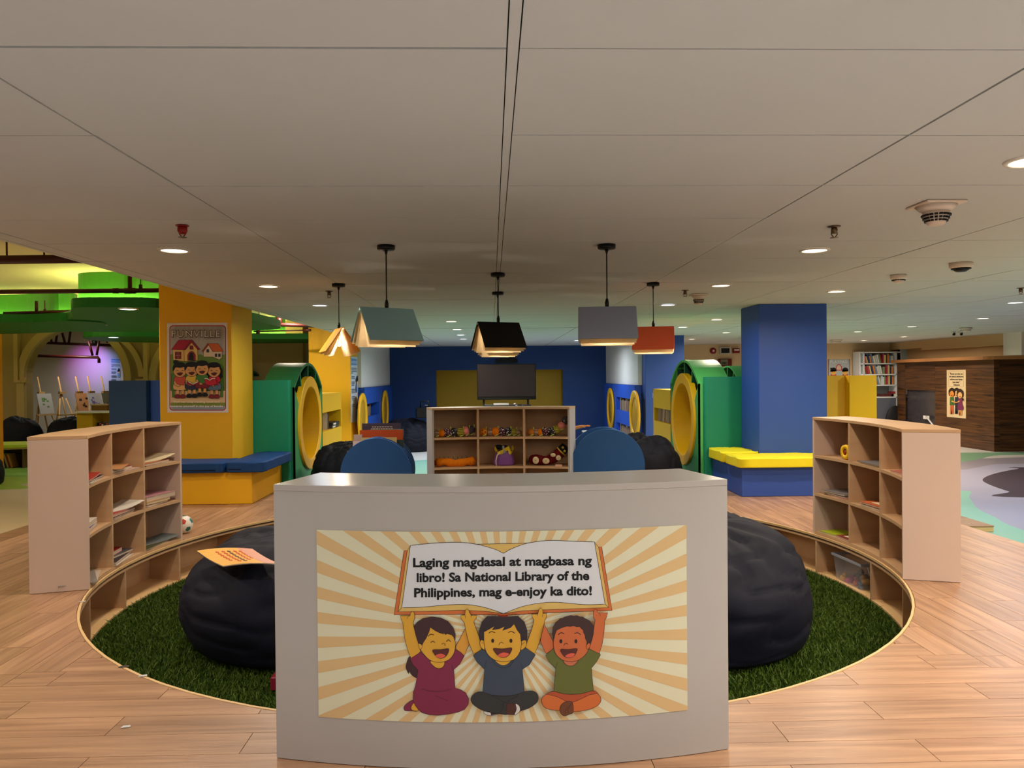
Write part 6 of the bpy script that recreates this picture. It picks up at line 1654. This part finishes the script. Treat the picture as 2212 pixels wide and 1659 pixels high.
# --- the poster on the yellow column
YP = c1[2] - .001
nY = lambda p: Vector((0, -1, 0))
def sheet_flat(t, q, m, th=.003, nrm=Vector((0, -1, 0))):
    vs = [p + nrm * e for e in (.0003, th) for p in q]
    MB().add(vs, [(0, 1, 2, 3), (4, 5, 6, 7), (0, 1, 5, 4), (1, 2, 6, 5), (2, 3, 7, 6), (3, 0, 4, 7)]).build('sheet', m, t)
q_ = [D(361, 698, YP), D(491, 697, YP), D(493, 891, YP), D(362, 891, YP)]
fp = thing('funville_poster', 'large white poster of four reading children on the yellow column', 'poster', tuple(q_[3]))
sheet_flat(fp, q_, mat('d8d0cc', .5))
A = Art(lambda x, y: D(x, y, YP - .0035), nY, .0003)
Z = (340, 690, .1266); P = 'scenery_drawing'
def rrect(x0, y0, x1, y1, r):
    out = []
    for cx, cy, a in ((x1 - r, y1 - r, 0), (x0 + r, y1 - r, 90), (x0 + r, y0 + r, 180), (x1 - r, y0 + r, 270)):
        out += [(cx + r * math.cos(math.radians(a + 15 * k)), cy + r * math.sin(math.radians(a + 15 * k))) for k in range(7)]
    return out
A.shape(rrect(205, 100, 1172, 1556, 60), 'a52236', P, False, None, 1, Z)
A.shape(rrect(219, 116, 1158, 1542, 50), 'a79f96', P, False, None, 1, Z)
A.shape([(219, 600), (300, 580), (400, 640), (500, 690), (600, 660), (720, 590), (800, 620), (850, 600), (920, 640), (1000, 650), (1100, 610), (1158, 590), (1158, 1240), (219, 1240)], '6c8a35', P, False, None, 1, Z)
A.shape([(219, 1220), (1158, 1220), (1158, 1430), (219, 1430)], 'd3b184', P, False, None, 1, Z)
A.shape([(230, 1420), (1158, 1420), (1158, 1480), (230, 1480)], '7d8a3c', P, False, None, 1, Z)
A.shape([(240, 1480), (1150, 1480), (1130, 1535), (1080, 1542), (300, 1542), (250, 1520)], '8f949c', P, False, None, 1, Z)
P = 'houses_drawing'
A.shape([(262, 510), (455, 520), (575, 370), (690, 520), (690, 700), (462, 720), (270, 690)], 'd9b165', P, False, INK, .9, Z)
A.stroke([(455, 520), (460, 720)], INK, P, .8, Z, smooth=False)
A.shape([(238, 515), (365, 350), (590, 350), (460, 522)], 'a81c34', P, False, INK, .9, Z)
A.shape([(575, 352), (595, 350), (735, 515), (695, 522), (585, 395), (478, 522), (455, 520)], '8f1c30', P, False, INK, .8, Z)
for r_ in ((305, 555, 408, 675), (555, 450, 613, 512)):
    A.shape([(r_[0], r_[1]), (r_[2], r_[1]), (r_[2], r_[3]), (r_[0], r_[3])], '7a1c28', P, False, INK, .7, Z)
A.stroke([(356, 560), (356, 672)], 'c99a8a', P, .6, Z, smooth=False); A.stroke([(310, 615), (404, 615)], 'c99a8a', P, .6, Z, smooth=False)
A.shape([(518, 700), (518, 610), (545, 560), (585, 542), (625, 560), (652, 610), (652, 700)], '8f1c30', P, False, INK, .7, Z)
A.shape([(538, 700), (540, 620), (560, 575), (585, 562), (610, 578), (622, 620), (622, 700)], '14120f', P, False, None, .7, Z)
A.shape([(790, 540), (870, 430), (950, 550), (1108, 545), (1105, 650), (1060, 690), (950, 640), (790, 640)], 'd6c0a0', P, False, INK, .8, Z)
A.shape([(862, 412), (1038, 412), (1135, 548), (955, 548)], 'c9602f', P, False, INK, .8, Z)
A.shape([(862, 412), (885, 425), (790, 552), (762, 548)], 'a33a2a', P, False, INK, .7, Z)
for r_ in ((842, 510, 885, 562), (985, 585, 1025, 640), (1043, 585, 1083, 640)): A.shape([(r_[0], r_[1]), (r_[2], r_[1]), (r_[2], r_[3]), (r_[0], r_[3])], '2a2f3c', P, False, None, .7, Z)
P = 'bench_drawing'
A.shape([(250, 920), (320, 920), (1060, 920), (1120, 960), (1140, 1200), (1120, 1215), (250, 1215), (240, 1180)], '4d7a30', P, False, INK, .8, Z)
for r_ in ((258, 1215, 298, 1330), (1085, 1215, 1122, 1325)): A.shape([(r_[0], r_[1]), (r_[2], r_[1]), (r_[2], r_[3]), (r_[0], r_[3])], '4d7a30', P, False, INK, .7, Z)
SKF = 'd39a5e'
def kid(part, hx, hy, shirt, lower, bun=None, long=False, shoes='141214', lowcol=True):
    if bun: A.shape([(bun[0] + 45 * math.cos(a), bun[1] + 40 * math.sin(a)) for a in [2 * PI * i / 10 for i in range(10)]], '120f12', part, True, None, 1, Z)
    if long: A.shape([(hx - 110, hy), (hx - 120, hy + 120), (hx - 60, hy + 140), (hx + 110, hy + 130), (hx + 140, hy + 60), (hx + 110, hy - 60)], '120f12', part, True, None, 1, Z)
    for s_ in (-1, 1):
        A.shape([(hx + s_ * 45 - 28, hy + 270), (hx + s_ * 45 + 28, hy + 270), (hx + s_ * 42 + 24, hy + 430), (hx + s_ * 42 - 24, hy + 430)], SKF, part, False, INK, .7, Z)
        A.shape([(hx + s_ * 45 - 45, hy + 420), (hx + s_ * 45, hy + 395), (hx + s_ * 45 + 45, hy + 420), (hx + s_ * 45 + 40, hy + 460), (hx + s_ * 45 - 40, hy + 460)], shoes, part, True, INK, .7, Z)
    A.shape([(hx - 95, hy + 210), (hx + 95, hy + 210), (hx + 115, hy + 300), (hx + 60, hy + 325), (hx - 60, hy + 325), (hx - 115, hy + 300)], lower, part, True, INK, .7, Z)
    A.shape([(hx - 60, hy + 75), (hx - 100, hy + 120), (hx - 112, hy + 185), (hx - 72, hy + 190), (hx - 75, hy + 240), (hx + 75, hy + 240), (hx + 72, hy + 190), (hx + 112, hy + 180), (hx + 98, hy + 115), (hx + 60, hy + 75)], shirt, part, False, INK, .8, Z)
    A.shape([(hx - 105, hy + 175), (hx - 90, hy + 240), (hx - 20, hy + 265), (hx + 5, hy + 245), (hx - 60, hy + 210), (hx - 70, hy + 180)], SKF, part, True, INK, .7, Z)
    A.shape([(hx - 108, hy - 10), (hx - 105, hy + 40), (hx - 60, hy + 90), (hx, hy + 105), (hx + 60, hy + 88), (hx + 102, hy + 35), (hx + 105, hy - 20), (hx + 60, hy - 100), (hx - 60, hy - 100)], SKF, part, True, INK, .8, Z)
    A.shape([(hx - 120, hy + 5), (hx - 125, hy - 60), (hx - 90, hy - 125), (hx - 20, hy - 150), (hx + 60, hy - 140), (hx + 110, hy - 90), (hx + 122, hy - 10), (hx + 95, hy - 30), (hx + 80, hy - 65), (hx, hy - 55), (hx - 70, hy - 60), (hx - 95, hy - 20)], '120f12', part, True, None, 1, Z)
    for s_ in (-1, 1):
        A.stroke([(hx + s_ * 45 - 20, hy + 2), (hx + s_ * 45, hy - 12), (hx + s_ * 45 + 20, hy + 2)], INK, part, .9, Z)
    A.stroke([(hx - 5, hy + 15), (hx + 10, hy + 22)], INK, part, .7, Z)
    A.shape([(hx - 50, hy + 38), (hx + 45, hy + 30), (hx + 20, hy + 72), (hx - 15, hy + 74)], '5a1f1e', part, True, INK, .6, Z)
kid('girl_with_bun_drawing', 395, 880, 'c04a3a', 'd9a868', (320, 730), shoes='7a1f28')
kid('boy_in_yellow_drawing', 600, 870, 'd9b23e', '2f2f4a')
kid('girl_in_red_drawing', 985, 880, 'b81c36', '5a6a80', None, True, '7a1f28')
kid('boy_in_green_drawing', 785, 850, '3f7a32', '7a1c28')
P = 'open_books_drawing'
A.shape([(520, 1065), (625, 1095), (735, 1060), (750, 1095), (630, 1130), (530, 1110)], '8f1c2c', P, False, INK, .7, Z)
A.shape([(530, 1062), (580, 1062), (628, 1098), (680, 1062), (735, 1064), (630, 1112)], 'e6d6c4', P, False, INK, .6, Z)
A.shape([(822, 1010), (915, 1045), (1015, 1005), (1035, 1100), (935, 1135), (845, 1105)], 'b81c36', P, False, INK, .8, Z)
A.stroke([(828, 1008), (870, 1010), (918, 1035), (960, 1008), (1010, 1004)], 'e6d6c4', P, 1.6, Z)
A.text('FUNVILLE', Z[0] + 270 * Z[2], Z[0] + 1098 * Z[2], Z[1] + 305 * Z[2], '4a382c', 'title_outline', 0, .05, h=15.6, spacing=1.12)
A.text('FUNVILLE', Z[0] + 276 * Z[2], Z[0] + 1092 * Z[2], Z[1] + 302 * Z[2], 'd3c8b8', 'title', 0, -.004, h=14.8, spacing=1.12)
A.text('Visit our cozy reading nook and', Z[0] + 300 * Z[2], Z[0] + 1080 * Z[2], Z[1] + 1418 * Z[2], 'e8dcc4', 'caption', 0, .01, h=4.2)
A.text('immerse yourself in the joy of books', Z[0] + 240 * Z[2], Z[0] + 1140 * Z[2], Z[1] + 1492 * Z[2], 'e8e4dc', 'caption', 0, .01, h=4.2)
A.build(fp)

# --- playroom poster on the far wall, quote poster on the booth, two notices
q_ = [D(1788, 776, YW), D(1836, 776, YW), D(1836, 845, YW), D(1788, 845, YW)]
pp = thing('playroom_poster', 'grey blue poster with two children standing out above the yellow partition', 'poster', tuple(q_[3]))
sheet_flat(pp, q_, mat('7c5c58', .5))
A = Art(lambda x, y: D(x, y, YW - .0035), nY, .0006); Z = (1780, 720, .1206); P = 'children_drawing'
A.shape(rrect(84, 465, 452, 1030, 25), 'a9b4ba', P, False, None, 1, Z)
A.shape([(212, 668), (212, 600), (235, 562), (265, 548), (298, 562), (320, 600), (320, 668)], 'b8384a', P, False, None, 1, Z)
A.shape([(225, 655), (226, 605), (245, 575), (266, 566), (288, 576), (306, 606), (306, 655)], 'cdb79e', P, False, None, 1, Z)
for hx, hair, s_ in ((168, (125, 632), 1), (378, None, -1)):
    A.shape([(hx - 55, 790), (hx - 50, 735), (hx + 50, 735), (hx + 55, 790), (hx + 55, 1000), (hx - 55, 1000)], 'b8343a', P, False, None, 1, Z)
    A.shape([(hx - 48, 690), (hx - 30, 735), (hx, 745), (hx + 32, 733), (hx + 48, 680), (hx, 640)], 'e2ac4a', P, True, None, 1, Z)
    A.shape([(hx - 56, 690), (hx - 50, 640), (hx, 612), (hx + 48, 635), (hx + 55, 680), (hx + 20, 655), (hx - 35, 660)], '16141a', P, True, None, 1, Z)
    if hair: A.shape([(hair[0] + 16 * math.cos(a), hair[1] + 16 * math.sin(a)) for a in [2 * PI * i / 8 for i in range(8)]], '16141a', P, True, None, 1, Z)
    for e in (-18, 14): A.shape([(hx + e + 5 * math.cos(a), 695 + 8 * math.sin(a)) for a in [2 * PI * i / 6 for i in range(6)]], '3a2418', P, True, None, 1, Z)
A.text('PLAYPAD', Z[0] + 110 * Z[2], Z[0] + 415 * Z[2], Z[1] + 532 * Z[2], 'dfe2e0', 'title', 0, .015, h=6.2, spacing=1.15)
A.build(pp)

XPQ = XB_ - .001; nX = lambda p: Vector((-1, 0, 0))
q_ = [DX(2045.3, 799, XPQ), DX(2086.5, 799, XPQ), DX(2086.8, 904.5, XPQ), DX(2045.8, 900, XPQ)]
yA, yB_, zA, zB_ = (q_[0].y + q_[3].y) / 2, (q_[1].y + q_[2].y) / 2, (q_[0].z + q_[1].z) / 2, (q_[2].z + q_[3].z) / 2
q_ = [Vector((XPQ, yA, zA)), Vector((XPQ, yB_, zA)), Vector((XPQ, yB_, zB_)), Vector((XPQ, yA, zB_))]
qp = thing('quote_poster', 'tall cream quote poster with three hugging children on the walnut booth', 'poster', tuple(q_[3]))
sheet_flat(qp, q_, mat('e0c79c', .5), .004, Vector((-1, 0, 0)))
A = Art(lambda x, y: DX(x, y, XPQ - .0045), nX, .0008); Z = (2030, 780, .0843); P = 'children_drawing'
A.stroke([(235, 270), (612, 275), (610, 655), (232, 645), (235, 270)], '8a6f50', P, .5, Z, smooth=False)
for body, x0, x1, yb in (('"Books can take you', 258, 592, 345), ('on magical adventures', 248, 606, 415), ('without ever leaving', 262, 592, 488), ('your chair."', 330, 520, 560), ('-Unknown', 350, 515, 628)):
    A.text(body, Z[0] + x0 * Z[2], Z[0] + x1 * Z[2], Z[1] + yb * Z[2], '1a1210', 'quote_lettering', .012, .02, h=4.0)
for hx, hy, hair, sh, lo, sk in ((440, 830, '2a1c14', '2b2d36', '2b2d36', 'e0b070'), (320, 830, '2a1c14', '3f6a30', 'c4603a', 'd98a3a'), (535, 860, '3a2018', '7a3055', '7a3055', 'e0b070')):
    A.shape([(hx - 40, hy + 280), (hx + 40, hy + 280), (hx + 45, hy + 520), (hx + 10, hy + 525), (hx, hy + 340), (hx - 20, hy + 525), (hx - 50, hy + 520)], lo if lo != sh else ('2b2d36' if hx == 440 else 'd99a5a'), P, False, None, 1, Z)
    A.shape([(hx - 45, hy + 90), (hx + 45, hy + 90), (hx + 55, hy + 300), (hx - 55, hy + 300)], sh, P, False, None, 1, Z)
    if hx == 535: A.shape([(hx - 45, hy + 240), (hx + 50, hy + 240), (hx + 85, hy + 370), (hx, hy + 400), (hx - 60, hy + 370)], sh, P, True, None, 1, Z)
    A.shape([(hx - 80, hy), (hx - 75, hy - 90), (hx, hy - 150), (hx + 70, hy - 100), (hx + 85, hy), (hx + 60, hy + 60), (hx - 60, hy + 60)], hair, P, True, None, 1, Z)
    A.shape([(hx - 55, hy - 10), (hx - 45, hy + 60), (hx, hy + 95), (hx + 45, hy + 60), (hx + 55, hy - 10), (hx, hy - 70)], sk, P, True, None, 1, Z)
    A.shape([(hx - 20, hy + 45), (hx + 20, hy + 42), (hx + 5, hy + 68)], 'a02820', P, True, None, 1, Z)
A.shape([(330, 1010), (440, 1050), (520, 1010), (520, 1045), (430, 1070), (330, 1045)], 'e0a050', P, True, None, 1, Z)
A.shape([(585, 940), (630, 960), (615, 1020), (590, 990)], '3a2018', P, True, None, 1, Z)
A.build(qp)
def notice(label, pl, nrm, surf, px0, px1, py0, py1, heads, sk_):
    q_ = [surf(px0, py0[0]), surf(px1, py0[1]), surf(px1, py1[1]), surf(px0, py1[0])]
    t = thing('notice_banner', label, 'banner', tuple(q_[3]))
    sheet_flat(t, q_, mat('c4c9d3', .5), .004, nrm)
    A = Art(lambda x, y: surf(x, y) + nrm * .0045, lambda p: nrm, .001)
    f = lambda u, v: (px0 + (px1 - px0) * u, (py0[0] * (1 - u) + py0[1] * u) * (1 - v) + (py1[0] * (1 - u) + py1[1] * u) * v)
    for v0, v1 in ((.03, .065), (.10, .13)): A.poly([f(.05, v0), f(.95, v0), f(.95, v1), f(.05, v1)], '6b8fbf', 'header_band')
    A.poly([f(.05, .065), f(.95, .065), f(.95, .10), f(.05, .10)], '9fb4d0', 'header_band')
    for v, w in ((.17, .85), (.195, .9), (.22, .9), (.245, .2), (.30, .5), (.325, .5), (.38, .5), (.405, .5), (.43, .4), (.49, .55), (.515, .55), (.54, .55), (.60, .5), (.625, .5), (.65, .4), (.72, .5), (.745, .35)):
        A.poly([f(.08, v), f(.08 + w, v), f(.08 + w, v + .012), f(.08, v + .012)], '5d6675', 'text_lines')
    for v in heads:
        A.poly([f(.72, v + .10), f(.99, v + .10), f(.99, v + .22), f(.75, v + .22)], '7f9cc4', 'figure_drawing')
        A.shape([f(.78, v + .05), f(.95, v + .04), f(.97, v + .10), f(.85, v + .12)], 'd9a98c', 'figure_drawing')
        A.shape([f(.70, v + .05), f(.8, v + .0), f(.97, v + .01), f(.95, v + .05), f(.78, v + .06)], '15121a', 'figure_drawing')
        A.shape([f(.82, v - .03), f(.93, v - .03), f(.93, v + .01), f(.82, v + .01)], '15121a', 'figure_drawing')
    A.build(t)
xs2 = c3[1] + .001
notice('narrow pale blue notice banner on the side of the farther yellow column', None, Vector((1, 0, 0)), lambda x, y: DX(x, y, xs2), 757.5, 771.0, (770, 771.5), (913, 911), (.32, .74), 0)
notice('pale notice banner with a bun-haired figure on the art room wall', None, Vector((0, -1, 0)), lambda x, y: D(x, y, YR - .001), 239.5, 260.5, (773, 774), (850, 850), (.32,), 0)
